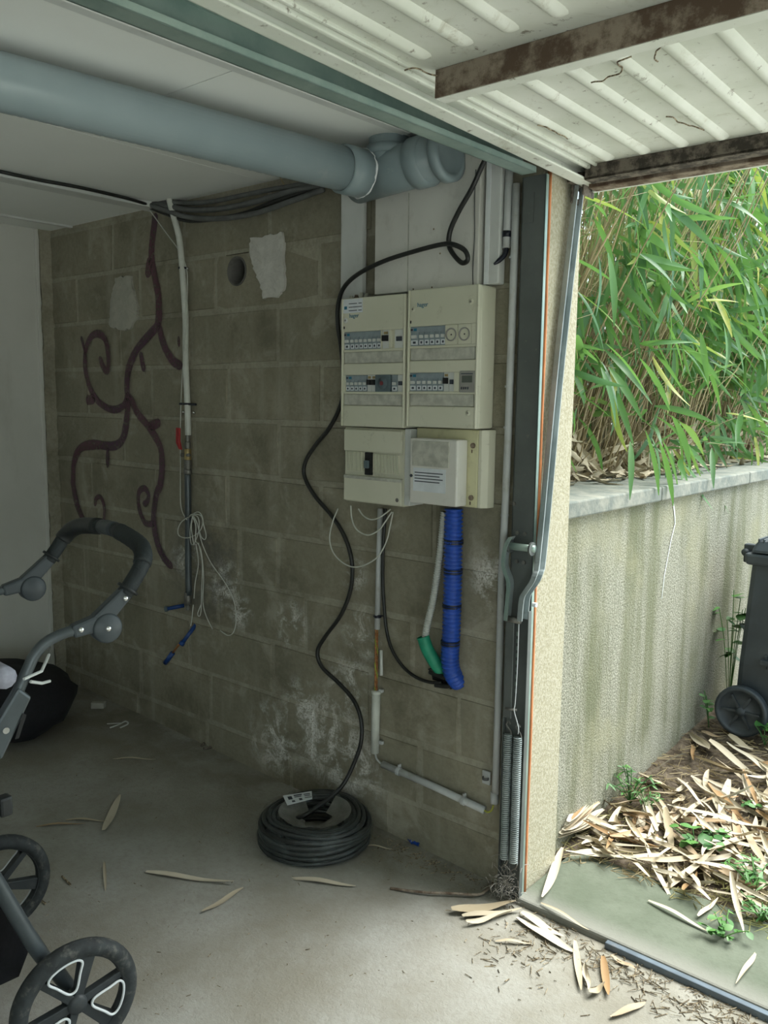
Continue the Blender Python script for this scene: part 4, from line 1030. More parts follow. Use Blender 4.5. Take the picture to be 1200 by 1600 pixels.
# ================================================================== GRAFFITI
def build_graffiti():
    def c5(L): return [(60+x/2.857, 280+y/2.857) for x, y in L]
    def c6(L): return [(60+x/2.857, 700+y/2.857) for x, y in L]
    strokes = [
        (c5([(522, 150), (518, 200), (510, 260), (505, 350), (520, 440), (535, 520), (535, 640), (500, 690), (440, 760), (405, 840), (395, 920), (400, 990), (395, 1060), (380, 1150), (340, 1190), (250, 1185), (190, 1200), (160, 1260), (155, 1340)])+c6([(156, 170), (175, 260), (205, 330), (225, 370)]), 17),
        (c5([(535, 640), (560, 740), (600, 810), (645, 838)]), 15), (c5([(500, 350), (492, 390), (488, 440)]), 16), (c5([(455, 770), (462, 810), (472, 860)]), 12),
        (c5([(400, 950), (380, 1010), (330, 1028), (270, 995), (230, 930), (210, 850), (210, 770), (230, 710), (265, 690), (300, 720), (312, 800), (308, 855), (290, 840), (272, 790)]), 13),
        (c5([(190, 700), (200, 740), (212, 790)]), 8), (c5([(212, 985), (235, 985), (250, 975)]), 18),
        (c5([(405, 960), (440, 1040), (480, 1090), (515, 1140), (545, 1200), (552, 1290), (542, 1371)])+c6([(530, 195), (518, 260), (515, 330), (530, 420), (560, 490), (600, 535)]), 15),
        (c5([(490, 1100), (520, 1095), (545, 1082)]), 15), (c5([(310, 1200), (308, 1290)]), 12),
        (c6([(525, 335), (478, 335), (450, 270), (448, 200), (475, 180), (492, 215), (478, 250), (470, 235)]), 11), (c6([(285, 360), (295, 280), (280, 222), (258, 225), (252, 260)]), 9),
        (c5([(625, 700), (628, 750)]), 7)]
    m = MB(); ed = []
    for k, (L, wpx) in enumerate(strokes):
        P = smooth_path([px(u, v, -.0125-.00025*k) for u, v in L], 6); n = len(P); hw = wpx*.00205*.5*2.05/1.6
        vs = []
        for i in range(n):
            t = (P[min(i+1, n-1)]-P[max(i-1, 0)]).normalized(); s = Vector((t.z, 0, -t.x)); w_ = hw*(1+.18*mnoise.noise(P[i]*14))
            w_ *= min(1., .35+.3*min(i, n-1-i))
            for q, e in ((-1.15, 0), (-.6, .9), (0, 1), (.6, .9), (1.15, 0)):
                vs.append(P[i]+s*(q*w_)); ed.append(e if 0 < i < n-1 else e*.25)
        m.add(vs, [(5*i+j, 5*i+j+1, 5*i+6+j, 5*i+5+j) for i in range(n-1) for j in range(4)])
    m.att['edge'] = ed
    tag(m.build('graffiti', 'graffiti'), 'purple spray-painted curling vine on the left half of the block wall', 'graffiti')
build_graffiti()

# ================================================================== CABLE COIL
def build_coil():
    c = COIL; C = thing('cable_coil', 'coil of black cable wrapped in clear plastic film on the floor by the wall', 'cable coil', c)
    r2 = random.Random(9)
    def turns(R, n_, zs, nm):
        for z in zs:
            P = []
            for i in range(48):
                t = 2*math.pi*i/48; rr = R+.0035*math.sin(3*t+z*90)+r2.uniform(-.0006, .0006); P.append((c.x+rr*math.cos(t), c.y+rr*math.sin(t), c.z+z+.004*math.sin(t*2+z*50)))
            MB().tube(P, .0078, 8, closed=True).build(nm, 'black_cable', C, True)
    turns(.186, 5, (.012, .028, .044, .060, .076), 'winding'); turns(.170, 1, (.088,), 'winding'); turns(.154, 1, (.092,), 'winding'); turns(.138, 1, (.090,), 'winding'); turns(.122, 1, (.084,), 'winding'); turns(.107, 3, (.020, .045, .070), 'winding')
    # clear film over the coil
    prof = [(.098, .03), (.096, .060), (.102, .088), (.118, .100), (.140, .106), (.165, .103), (.186, .093), (.1985, .072), (.2015, .045), (.199, .016), (.192, .002)]
    m = MB(); m.lathe(prof, c, (0, 0, 1), 72)
    m.v = [(x+.0035*mnoise.noise(Vector((x*40, y*40, z*40))), y+.0035*mnoise.noise(Vector((x*40+9, y*40, z*40))), max(c.z+.001, z+.003*mnoise.noise(Vector((x*50, y*50, z*50+7))))) for x, y, z in m.v]
    m.build('plastic_film', 'film', C, True)['label'] = 'clear crinkled plastic film'
    m = MB(); P = []                              # welded seam of the film
    for i in range(26):
        t = -2.2+2.15*i/25; P.append((c.x+.204*math.cos(t), c.y+.204*math.sin(t), c.z+.012+.03*max(0, (i-12)/13)))
    m.tube(P, .0022, 5); m.build('film_seam', 'film', C, True)
    m = MB(); n_ = 40; vs = [(c.x+.012, c.y+.008, c.z+.050)]; fs = []
    for ri, (rr, zz) in enumerate(((.035, .056), (.065, .066), (.098, .086), (.125, .1045))):
        for i in range(n_):
            t = 2*math.pi*i/n_; vs.append((c.x+rr*math.cos(t), c.y+rr*math.sin(t), c.z+zz+.006*mnoise.noise(Vector((math.cos(t)*3, math.sin(t)*3, rr*30)))))
    for ri in range(3):
        for i in range(n_):
            t = 360*i/n_
            if 95 < t < 150 or (ri == 0 and 60 < t < 190): continue      # torn open towards the label
            fs.append((1+ri*n_+i, 1+ri*n_+(i+1) % n_, 1+(ri+1)*n_+(i+1) % n_, 1+(ri+1)*n_+i))
    for i in range(n_):
        if not (60 < 360*i/n_ < 250): fs.append((0, 1+i, 1+(i+1) % n_))
    m.add(vs, fs); m.build('film_top', 'film_dusty', C, True)['label'] = 'dusty sagging film over the middle'
    m = MB(); m.disc((c.x, c.y, c.z+.006), (0, 0, 1), .100, .002, 32); m.build('film_base', 'film', C)
    # paper label on top
    L = bpy.data.meshes.new('label'); a = at_z(442, 1243, c.z+.112); b = at_z(487, 1236, c.z+.112); d = at_z(488, 1248, c.z+.108); e = at_z(449, 1258, c.z+.108)
    m = MB(); m.prism([a, b, d, e], (0, 0, -.0012)); lab = m.build('paper_label', 'paper', C); lab['label'] = 'white printed label'
    u = (b-a); v = (e-a)
    def bar(s0, s1, t0, t1, mat): 
        m = MB(); q = [a+u*s+v*t+Vector((0, 0, .0012)) for s, t in ((s0, t0), (s1, t0), (s1, t1), (s0, t1))]; m.prism(q, (0, 0, -.0008)); m.build('print', mat, lab)
    bar(.12, .26, .22, .52, 'print_dark'); bar(.34, .62, .15, .24, 'print_dark'); bar(.34, .58, .32, .38, 'print_dark'); bar(.68, .9, .2, .26, 'print_dark'); bar(.68, .88, .36, .41, 'print_dark'); bar(.2, .3, .66, .82, 'print_dark'); bar(.46, .56, .56, .74, 'print_dark'); bar(.66, .9, .56, .60, 'print_dark')
build_coil()

# ================================================================== STROLLER
def build_stroller():
    lat = Vector((-.985, .17, 0)).normalized(); fw = Vector((lat.y, -lat.x, 0)); up = Vector((0, 0, 1))
    Rw = .145; hub = at_z(118, 1565, floor_z(-1.68)+Rw); fl = floor_z(hub.x)
    def Q(s, off, z): return Vector((hub.x, hub.y, 0))+lat*off+fw*s+up*z
    T = thing('stroller', 'dark grey push stroller with foam handlebar and spoked wheels, cut off at the left', 'stroller', Vector((hub.x, hub.y, fl)))
    hz = fl+Rw
    def wheel(c, out, R_, big=True):
        """c: hub centre, out: unit vector pointing outward"""
        Wd = .042 if big else .036
        prof = []
        for i in range(17):
            t = 2*math.pi*i/16; prof.append((R_-.020+.020*math.cos(t), math.sin(t)*Wd/2))
        W = MB().lathe(prof, c, out, 48).build('wheel', 'tyre', T, True); W['label'] = 'grey rubber-tyred wheel'
        e1 = up-out*up.dot(out); e1.normalize(); e2 = out.cross(e1)
        P2 = lambda r, t, a: c+out*a+(e1*math.cos(t)+e2*math.sin(t))*r
        MB().lathe([(R_-.036, -.014), (R_-.022, -.018), (R_-.021, .018), (R_-.036, .014), (R_-.036, -.014)], c, out, 48).build('rim', 'rim', W, True)
        MB().lathe([(1e-4, .021), (.016, .021), (.022, .016), (.026, -.016), (1e-4, -.016)], c, out, 24).build('hub', 'rim', W, True)
        for k in range(6):
            t = 2*math.pi*(k+.5)/6+.25; m = MB(); r0, r1 = .018, R_-.030
            w0, w1 = .010, .008+.010*(k % 2)
            tp = Vector(e1*math.cos(t)+e2*math.sin(t)); tn = tp.cross(out)
            A = [c+tp*r0+tn*w0+out*.012, c+tp*r0-tn*w0+out*.012, c+tp*r1-tn*w1+out*.010, c+tp*r1+tn*w1+out*.010]
            m.prism(A, -out*.020); m.build('spoke', 'rim', W, bevel=.002)
        for k in range(3):
            t0 = 2*math.pi*(2*k)/6+.25+.02; pts = []
            for r, dt in ((.034, 0), (.042, -.28), (R_*.52, -.38), (R_-.046, -.41), (R_-.037, -.27), (R_-.036, 0), (R_-.037, .27), (R_-.046, .41), (R_*.52, .38), (.042, .28)):
                pts.append(P2(r, t0+dt, .0145))
            pts = smooth_path(pts, 5, closed=True)
            MB().tube(pts, .0030, 6, closed=True).build('white_outline', 'white_trim', W, True)
            # raised pocket wall behind the outline
            inn = [p-out*.018 for p in pts]; n = len(pts); m = MB(); m.add(pts+inn, [(i, (i+1) % n, n+(i+1) % n, n+i) for i in range(n)]); m.build('pocket_wall', 'rim', W, True)
        return W
    off2 = .60
    wheel(Q(0, 0, hz), -lat, Rw); wheel(Q(0, off2, hz), lat, Rw)
    tube = lambda name, pts, r, mat, n=12, step=5, **k: MB().tube(smooth_path(pts, step), r, n, **k).build(name, mat, T, True)
    tube('axle', [Q(.0, .02, hz+.0), Q(-.0, .3, hz+.01), Q(.0, off2-.02, hz)], .0105, 'black_rubber')
    for o in (.045, off2-.045):
        tube('rear_leg', [Q(.0, o, hz+.01), Q(-.030, o, hz+.07), Q(-.066, o, .235), Q(-.14, o, .414), Q(-.20, o, .56)], [.017]*21, 'stroller_tube', 14)
        tube('front_leg', [Q(-.17, o, .52), Q(-.40, o, .30), Q(-.62, o, .14)], .015, 'stroller_tube')
        tube('frame_tube', [Q(-.24, o, .60), Q(-.17, o, .70), Q(-.122, o, .774), Q(-.095, o, .815), Q(-.062, o, .880), Q(-.045, o, .912), Q(-.018, o, .937), Q(.02, o, .950), Q(.045, o, .953)], .0125, 'stroller_tube')
        # upper lock housing with slot
        m = MB(); q = [Q(-.165, o, .735), Q(-.125, o, .700), Q(-.058, o, .825), Q(-.085, o, .852)]; q = [p-lat*.016 for p in q]; m.prism(q, lat*.032); m.build('lock_housing', 'stroller_tube', T, bevel=.006)
        m = MB(); s_ = -1 if o < .3 else 1
        m.prism([Q(-.098, o, .742)+lat*.017*s_, Q(-.090, o, .742)+lat*.017*s_, Q(-.072, o, .790)+lat*.017*s_, Q(-.080, o, .795)+lat*.017*s_], lat*.002*s_); m.build('slot', 'black', T)
        MB().disc(Q(-.115, o, .765)+lat*.0155*s_, lat*s_, .007, .004, 12).build('rivet', 'chrome', T)
        # hinge: lower socket, disc, upper socket
        def limb(p, q, w0, w1, name):
            d = (q-p).normalized(); n_ = d.cross(lat); m = MB(); m.prism([p+n_*w0-lat*.014, p-n_*w0-lat*.014, q-n_*w1-lat*.014, q+n_*w1-lat*.014], lat*.028); return m.build(name, 'stroller_plastic', T, bevel=.006)
        limb(Q(.036, o, .951), Q(.110, o, .966), .0145, .021, 'socket')
        limb(Q(.095, o, .962), Q(.165, o, 1.026), .022, .016, 'socket')
        c = Q(.113, o, .949)
        hg = MB().lathe([(1e-4, -.019), (.030, -.019), (.034, -.015), (.034, .015), (.030, .019), (1e-4, .019)], c, lat, 28).build('hinge', 'stroller_plastic', T, True)
        for q, rr in ((c, .0065), (Q(.053, o, .955), .0065), (Q(.157, o, 1.012), .0065)):
            k = .019 if q is c else .014
            MB().lathe([(1e-4, .003), (rr*.8, .003), (rr, 0)], q+lat*k*s_, lat*s_, 14).build('rivet', 'chrome', T, True)
        MB().lathe([(.016, -.003), (.026, -.003), (.026, .003), (.016, .003), (.016, -.003)], Q(.168, o, 1.030), (Q(.20, o, 1.07)-Q(.165, o, 1.026)), 20).build('grip_collar', 'black_rubber', T, True)
    # U-shaped handlebar
    n0, n1 = .045, off2-.045
    H = [Q(.160, n0, 1.020), Q(.180, n0, 1.045), Q(.206, n0+.004, 1.083), Q(.222, n0+.035, 1.108), Q(.232, n0+.10, 1.122), Q(.240, (n0+n1)/2, 1.132), Q(.232, n1-.10, 1.122), Q(.222, n1-.035, 1.108), Q(.206, n1-.004, 1.083), Q(.180, n1, 1.045), Q(.160, n1, 1.020)]
    P = smooth_path(H, 8); m_ = len(P); half = m_//2
    MB().tube(P, .0185, 16).build('handlebar', 'stroller_foam', T, True)
    rs = [.0205+.0008*(1 if i % 2 else -1) for i in range(half+2, m_-16)]
    # ribbed grip on the middle, nearer half
    g = P[16:half-1]; rs = [.0208+(.0010 if i % 2 else 0) for i in range(len(g))]
    MB().tube(g, rs, 16).build('ribbed_grip', 'stroller_foam', T, True)
    MB().tube(P[half-1:half+4], .0195, 16).build('grip_joint', 'stroller_plastic', T, True)
    MB().tube(P[half+4:-14], .0222, 16).build('smooth_grip', 'black_rubber', T, True)
    # rest of the carriage: seat sling, basket, front wheels
    def sheet(name, rows, mat, th=.012):
        m = MB(); n = len(rows[0]); vs = [p for r in rows for p in r]; fs = [(i*n+j, i*n+j+1, (i+1)*n+j+1, (i+1)*n+j) for i in range(len(rows)-1) for j in range(n-1)]
        m.add(vs, fs); o = m.build(name, mat, T, True); sd_ = o.modifiers.new('thick', 'SOLIDIFY'); sd_.thickness = th; return o
    prof = [(-.10, .875), (-.16, .82), (-.22, .70), (-.28, .55), (-.36, .47), (-.50, .44), (-.62, .47)]
    sheet('seat', [[Q(s, o, z-.03*math.sin(math.pi*(o-.06)/(off2-.12))) for o in (.06, .16, .30, .44, off2-.06)] for s, z in prof], 'stroller_fabric', .02)
    m = MB(); pts = []
    for i in range(9):
        t = i/8; pts.append(Q(-.110-.02*math.sin(math.pi*t), .03+t*(off2-.06), .878))
    MB().tube(smooth_path(pts, 3), [.024]*25, 12).build('seat_rim', 'stroller_fabric', T, True)
    sheet('basket', [[Q(s, o, z) for o in (.07, .2, .4, off2-.07)] for s, z in ((-.06, .26), (-.10, .17), (-.35, .15), (-.55, .17), (-.58, .26))], 'dark_fabric', .01)
    for (a, b, c_) in ((Q(-.075, .025, .87), Q(-.03, .05, .872), Q(.01, .12, .885)), (Q(-.06, .03, .86), Q(-.03, .05, .845), Q(-.005, .075, .838))):
        MB().tube([a, b, c_], .0035, 6).build('strap', 'white_pvc', T)
    for o in (.06, off2-.06):
        wheel(Q(-.66, o, fl+.10), -lat if o < .3 else lat, .10, False)
    m = MB(); q = Q(-.16, .03, .60); m.lathe([(1e-4, -.02), (.02, -.02), (.028, 0), (.02, .02), (1e-4, .02)], Q(-.185, .025, .575), lat, 20); m.build('fold_joint', 'black_rubber', T, True)
    MB().box(*[tuple(Q(-.125, .03, .60)+Vector((-.014, -.014, -.022))), tuple(Q(-.125, .03, .60)+Vector((.014, .014, .022)))]).build('clip', 'black_rubber', T, bevel=.006)
build_stroller()

def build_bag():
    c = Vector((-3.62, -.52, floor_z(-3.6))); m = MB(); n1, n2 = 14, 24; r2 = random.Random(1)
    for i in range(n1+1):
        ph = math.pi*i/n1
        for j in range(n2):
            th = 2*math.pi*j/n2; d = Vector((math.sin(ph)*math.cos(th), math.sin(ph)*math.sin(th), math.cos(ph)))
            k = 1+.16*mnoise.noise(d*2.1+Vector((3, 0, 0)))
            p = c+Vector((d.x*.34*k, d.y*.30*k, .13+d.z*.15*k)); p.z = max(p.z, c.z+.002); m.v.append(tuple(p))
    m.f = [(i*n2+j, i*n2+(j+1) % n2, (i+1)*n2+(j+1) % n2, (i+1)*n2+j) for i in range(n1) for j in range(n2)]
    B = thing('bag', 'black slumped bag lying on the floor in the dark corner behind the stroller', 'bag', c)
    m.build('sack', 'dark_fabric', B, True)
    MB().tube(smooth_path([c+Vector((-.1, -.05, .25)), c+Vector((-.05, -.1, .30)), c+Vector((.08, -.12, .29)), c+Vector((.14, -.1, .22))], 5), .01, 8).build('carry_strap', 'dark_fabric', B, True)
build_bag()

# ================================================================== DRY LEAVES AND LITTER
def leaf_mesh(name, L, W, curl, fold, twist, seed, mat, n=9):
    r2 = random.Random(seed); m = MB(); vs = []
    for i in range(n+1):
        t = i/n; w_ = W*.5*(math.sin(math.pi*min(1, t*.93+.05))**.55)*(1.1-.3*t); w_ = max(w_, .0006)
        y = L*(t-.5); z = curl*L*(4*(t-.5)**2-.0)*.25+.004*math.sin(t*7+seed); a = twist*(t-.5)
        ca, sa = math.cos(a), math.sin(a)
        for x, dz in ((-w_, fold*w_), (0, 0), (w_, fold*w_)): vs.append((x*ca-dz*sa, y, z+x*sa+dz*ca))
    m.add(vs, [(3*i+j, 3*i+j+1, 3*i+4+j, 3*i+3+j) for i in range(n) for j in range(2)])
    zmin = min(v[2] for v in m.v); m.v = [(x, y, z-zmin) for x, y, z in m.v]
    me = m.mesh(name, True); me.materials.append(MATS[mat]); return me
DRY = [leaf_mesh('dry_leaf', .16, .022, c, f, t, i, 'dry_leaf') for i, (c, f, t) in enumerate(((.16, .45, .5), (.30, .75, 1.1), (.05, .25, -.4), (.42, 1.1, 1.6), (.22, .6, -1.2), (.02, .35, .1)))]
def put_leaf(k, p, heading, scale=(1, 1, 1), tilt=(0, 0), name='dry_leaf'):
    o = link(name, DRY[k % len(DRY)]); o.location = p; o.rotation_euler = (tilt[0], tilt[1], heading); o.scale = scale; return o
def leaf_between(k, a, b, wid, lab, lift=.001, name='dry_leaf'):
    d = b-a; o = put_leaf(k, (a+b)/2+Vector((0, 0, lift)), math.atan2(d.y, d.x)-math.pi/2, (wid/.022, d.length/.16, .8), name=name); return tag(o, lab, 'leaf')

def build_floor_leaves():
    F = [((162, 1302), (188, 1243), .030, 'broad tan dry leaf lying upright in view left of the cable coil', 2), ((102, 1281), (168, 1285), .012, 'narrow pale leaf stalk touching the broad tan leaf', 5), ((56, 1292), (134, 1288), .012, 'thin dark leaf lying left of the broad tan leaf', 5),
         ((228, 1364), (366, 1384), .024, 'long brown dry leaf in the middle of the garage floor', 0), ((316, 1428), (380, 1390), .022, 'yellow dry leaf just in front of the long brown leaf', 2), ((452, 1372), (556, 1387), .024, 'pale straw leaf lying in front of the cable coil', 5),
         ((163, 1345), (165, 1395), .010, 'short straw fragment above the stroller wheel', 5), ((176, 1186), (243, 1188), .012, 'dark thin leaf lying deep in the shadowed floor', 5), ((566, 1322), (615, 1329), .009, 'thin brown leaf stalk to the right of the coil', 5)]
    for a, b, wd, lab, k in F: leaf_between(k, on_floor(*a), on_floor(*b), wd, lab)
    # curled sheath and leaves by the foot of the post
    G = [((705, 1428), (806, 1418), .040, 'broad brown bamboo sheath at the foot of the steel post', 1), ((722, 1436), (815, 1426), .024, 'long cream leaf lying under the brown sheath by the post', 0), ((728, 1448), (800, 1432), .02, 'cream leaf furthest into the garage near the post foot', 3),
         ((806, 1438), (900, 1492), .034, 'thick grey curled leaf across the threshold corner', 4), ((815, 1430), (880, 1470), .030, 'grey leaf behind the thick curled leaf at the threshold', 0), ((774, 1473), (830, 1477), .012, 'thin grey leaf stalk on the floor near the threshold', 5),
         ((898, 1475), (908, 1552), .020, 'narrow upright-looking leaf by the threshold litter', 2), ((915, 1515), (918, 1555), .018, 'short tan leaf beside the narrow leaf by the threshold', 3), ((942, 1500), (950, 1562), .022, 'cream leaf pointing at the camera near the steel edge', 0), ((955, 1498), (992, 1518), .016, 'golden leaf resting on the threshold edge', 2),
         ((955, 1594), (1008, 1570), .022, 'folded cream leaf at the lower edge near the threshold', 4), ((920, 1560), (945, 1545), .02, 'small curled tan leaf in the threshold dirt', 1)]
    for a, b, wd, lab, k in G: leaf_between(k, on_floor(*a), on_floor(*b), wd, lab, .004)
    # curved batten-like piece of bark along the wall foot
    cable('bark_strip', 'long thin curved bark strip lying on the floor near the post', [on_floor(610, 1388, .004), on_floor(660, 1394, .010), on_floor(710, 1396, .012), on_floor(750, 1397, .010), on_floor(770, 1380, .006)], .0045, 'rust_brown', 'bark', n=6)
    # scrap of blue film, bits of rubble
    m = MB(); c = on_floor(651, 1318); r2 = random.Random(5); vs = []
    for i in range(6):
        for j in range(6): vs.append((c.x+(i-2.5)*.011+r2.uniform(-.004, .004), c.y+(j-2.5)*.009+r2.uniform(-.004, .004), c.z+abs(r2.gauss(.010, .009))))
    m.add(vs, [(i*6+j, i*6+j+1, i*6+7+j, i*6+6+j) for i in range(5) for j in range(5)]); tag(m.build('plastic_scrap', 'blue_film'), 'crumpled blue plastic scrap on the floor right of the coil', 'scrap')
    def chunk(u, v, sx, sy, sz, mat, lab, rot=.3, cat='rubble'):
        c = on_floor(u, v); m = MB(); r3 = random.Random(u); m.box((-sx, -sy, 0), (sx, sy, sz)); m.v = [(x+r3.uniform(-.1, .1)*sx, y+r3.uniform(-.1, .1)*sy, z*(1 if z == 0 else r3.uniform(.8, 1.1))) for x, y, z in m.v]
        o = m.build('rubble_piece' if cat == 'rubble' else 'wire_scrap', mat, None, bevel=.004); o.location = c; o.rotation_euler.z = rot; tag(o, lab, cat)
    chunk(153, 1106, .032, .017, .028, 'filler_dull', 'pale chunk of plaster lying on the dark floor below the graffiti', .75)
    chunk(178, 1131, .030, .004, .004, 'white_pvc', 'thin white strip lying on the dark floor near the plaster chunk', .9, 'strip')
    cable('bent_wire', 'bent white wire frame on the dark floor beside the plaster chunk', [on_floor(172, 1137, .004), on_floor(186, 1132, .006), on_floor(196, 1127, .006), on_floor(200, 1131, .005), on_floor(188, 1137, .004)], .0035, 'white_pvc', 'wire', n=6)
    cable('rubber_loop', 'small dark rubber loop lying near the wall foot', [on_floor(315, 1165, .006), on_floor(328, 1155, .008), on_floor(338, 1157, .008), on_floor(334, 1166, .006), on_floor(318, 1170, .006)], .006, 'dark_dirty', 'rubber', n=6)
    for (a, b, lab) in (((97, 1369), (110, 1382), 'short dark twig left of the straw fragment'), ((52, 1397), (71, 1412), 'short dark twig nearest the far stroller wheel')):
        tag(MB().tube([on_floor(*a, .003), on_floor(*b, .003)], .003, 6).build('twig', 'twig'), lab, 'twig')
    # fine grit and plant crumbs: uncountable
    m = MB(); r3 = random.Random(77)
    def crumb(p, L, rr):
        if p.y > -.03 and p.x < -1.29: return
        a = r3.uniform(0, 6.28); d = Vector((math.cos(a), math.sin(a), r3.uniform(-.05, .25)))*L; m.tube([p, p+d], rr, 3)
    for _ in range(330):
        u, v = r3.gauss(850, 55), r3.gauss(1462, 34)
        if v < 1395+(0 if u < 815 else (u-815)*.25): continue
        crumb(on_floor(u, v, .002), r3.uniform(.006, .03), r3.uniform(.0006, .0018))
    for _ in range(300):
        t = r3.random(); u, v = 905+t*290+r3.gauss(0, 22), 1490+t*125+r3.gauss(0, 14)
        crumb(on_floor(u, v, .002), r3.uniform(.006, .045), r3.uniform(.0006, .0016))
    for _ in range(260):
        t = r3.random(); u, v = 600+t*190+r3.gauss(0, 18), 1312+t*72+r3.gauss(0, 12); crumb(on_floor(u, v, .001), r3.uniform(.004, .03), r3.uniform(.0005, .0015))
    for _ in range(200):
        crumb(on_floor(r3.uniform(60, 980), r3.uniform(1150, 1590), .0005), r3.uniform(.003, .014), r3.uniform(.0005, .0012))
    tag(m.build('floor_grit', 'twig'), 'dark plant crumbs and grit scattered over the garage floor', 'grit', kind='stuff')
    m = MB()                                       # cobweb wad at post foot
    for _ in range(170):
        p = Vector((-1.318+r3.gauss(0, .022), -.062+r3.gauss(0, .013), floor_z(-1.3)+abs(r3.gauss(.03, .05)))); d = Vector((r3.gauss(0, 1), r3.gauss(0, .6), r3.gauss(0, 1.3))).normalized()*r3.uniform(.01, .04)
        m.tube([p, p+d*.5+Vector((0, 0, .003)), p+d], .0008, 3)
    tag(m.build('cobweb', 'cobweb'), 'dusty cobweb tangle at the foot of the steel post', 'cobweb', kind='stuff')
build_floor_leaves()

def build_ground_litter():
    r3 = random.Random(21)
    # straw and crumbs covering the soil
    m = MB()
    for _ in range(4200):
        u, v = r3.uniform(850, 1480), r3.uniform(1120, 1560); p = on_ground(u, v, .002)
        if p.x < -1.32 or p.y < .27 or p.y > 2.4: continue
        a = r3.uniform(0, 6.28); L = r3.uniform(.015, .09); d = Vector((math.cos(a), math.sin(a), r3.uniform(-.05, .18)))*L; m.tube([p, p+d], r3.uniform(.0007, .002), 3)
    tag(m.build('straw_litter', 'culm'), 'fine straw and stalk litter over the soil strip outside', 'straw', kind='stuff')
    n = 0
    tries = 0
    while n < 190 and tries < 4000:
        tries += 1
        u, v = r3.uniform(868, 1260), r3.gauss(1290, 95)
        if v > 1330+(u-868)*.40 or v < 1120 or v > 1500: continue
        p = on_ground(u, v, r3.uniform(.004, .030))
        if p.x < -1.27 or p.y < .30 or p.y > 2.2 or (p.x > -1.24 and p.y > 1.42): continue
        hd = r3.gauss(-.7, .75)+(math.pi if r3.random() < .5 else 0)+math.pi/2
        o = put_leaf(r3.randrange(6), p, hd, (r3.uniform(.5, 1.5), r3.uniform(.7, 1.8), r3.uniform(.7, 1.2)), (r3.gauss(0, .16), r3.gauss(0, .35)))
        if p.y > 1.15: lab, gp = 'dry bamboo leaf in the litter near the foot of the black bin', 'dry leaves by the bin'
        elif p.x < -1.08: lab, gp = 'dry bamboo leaf in the litter along the foot of the roughcast wall', 'dry leaves along the outdoor wall'
        elif p.y < .50: lab, gp = 'dry bamboo leaf in the litter bordering the mossy slab', 'dry leaves bordering the slab'
        else: lab, gp = 'dry bamboo leaf in the middle of the outdoor litter', 'dry leaves in the middle of the litter'
        tag(o, lab, 'leaf', gp); n += 1
    m = MB(); n = 0
    while n < 90:                                   # the litter goes on beyond the right of the photograph
        x, y = r3.uniform(-.95, -.31), r3.uniform(.36, 1.9)
        d = Vector((x, y, 0))-CAM; u = 600+FPX*d.dot(_R)/d.dot(_F)
        if u < 1225 or (y > 1.42 and x < -.6): continue
        M = Matrix.Translation((x, y, ground_z(y)+r3.uniform(.004, .02))) @ Euler((r3.gauss(0, .12), r3.gauss(0, .3), r3.uniform(0, 6.28))).to_matrix().to_4x4() @ Matrix.Diagonal((r3.uniform(.5, 1.4), r3.uniform(.7, 1.6), 1, 1)); me = DRY[n % 6]
        m.add([M @ v.co for v in me.vertices], [tuple(f.vertices) for f in me.polygons]); n += 1
    tag(m.build('leaf_litter', 'dry_leaf', None, True), 'thin scatter of dry leaves spreading right of the main litter', 'leaves', kind='stuff')
    # leaves heaped against the jamb corner
    for i in range(9):
        a = on_ground(872+i*2, 1318-i*3, .02+.006*i); b = on_ground(948-i*3, 1272-i*6, .03+.006*i)
        o = leaf_between(i, a, b, .03+.006*(i % 2), 'long dry leaf heaped in the corner against the rendered jamb', 0); tag(o, group='dry leaves heaped at the jamb')
    # leaves lying on the slab
    zs = -.030
    S = [((880, 1332), (846, 1410), .030, 'long cream curled leaf lying across the slab below the jamb', 1), ((1013, 1408), (1108, 1458), .016, 'slim cream leaf along the mossy slab edge', 5), ((1180, 1493), (1150, 1540), .014, 'small bent leaf alone on the mossy slab', 4), ((845, 1412), (920, 1455), .012, 'thin brown stalk along the inner slab edge', 5), ((1090, 1436), (1122, 1408), .016, 'short leaf by the weed at the slab edge', 0)]
    for a, b, wd, lab, k in S: leaf_between(k, at_z(*a, zs), at_z(*b, zs), wd, lab, .002)
build_ground_litter()

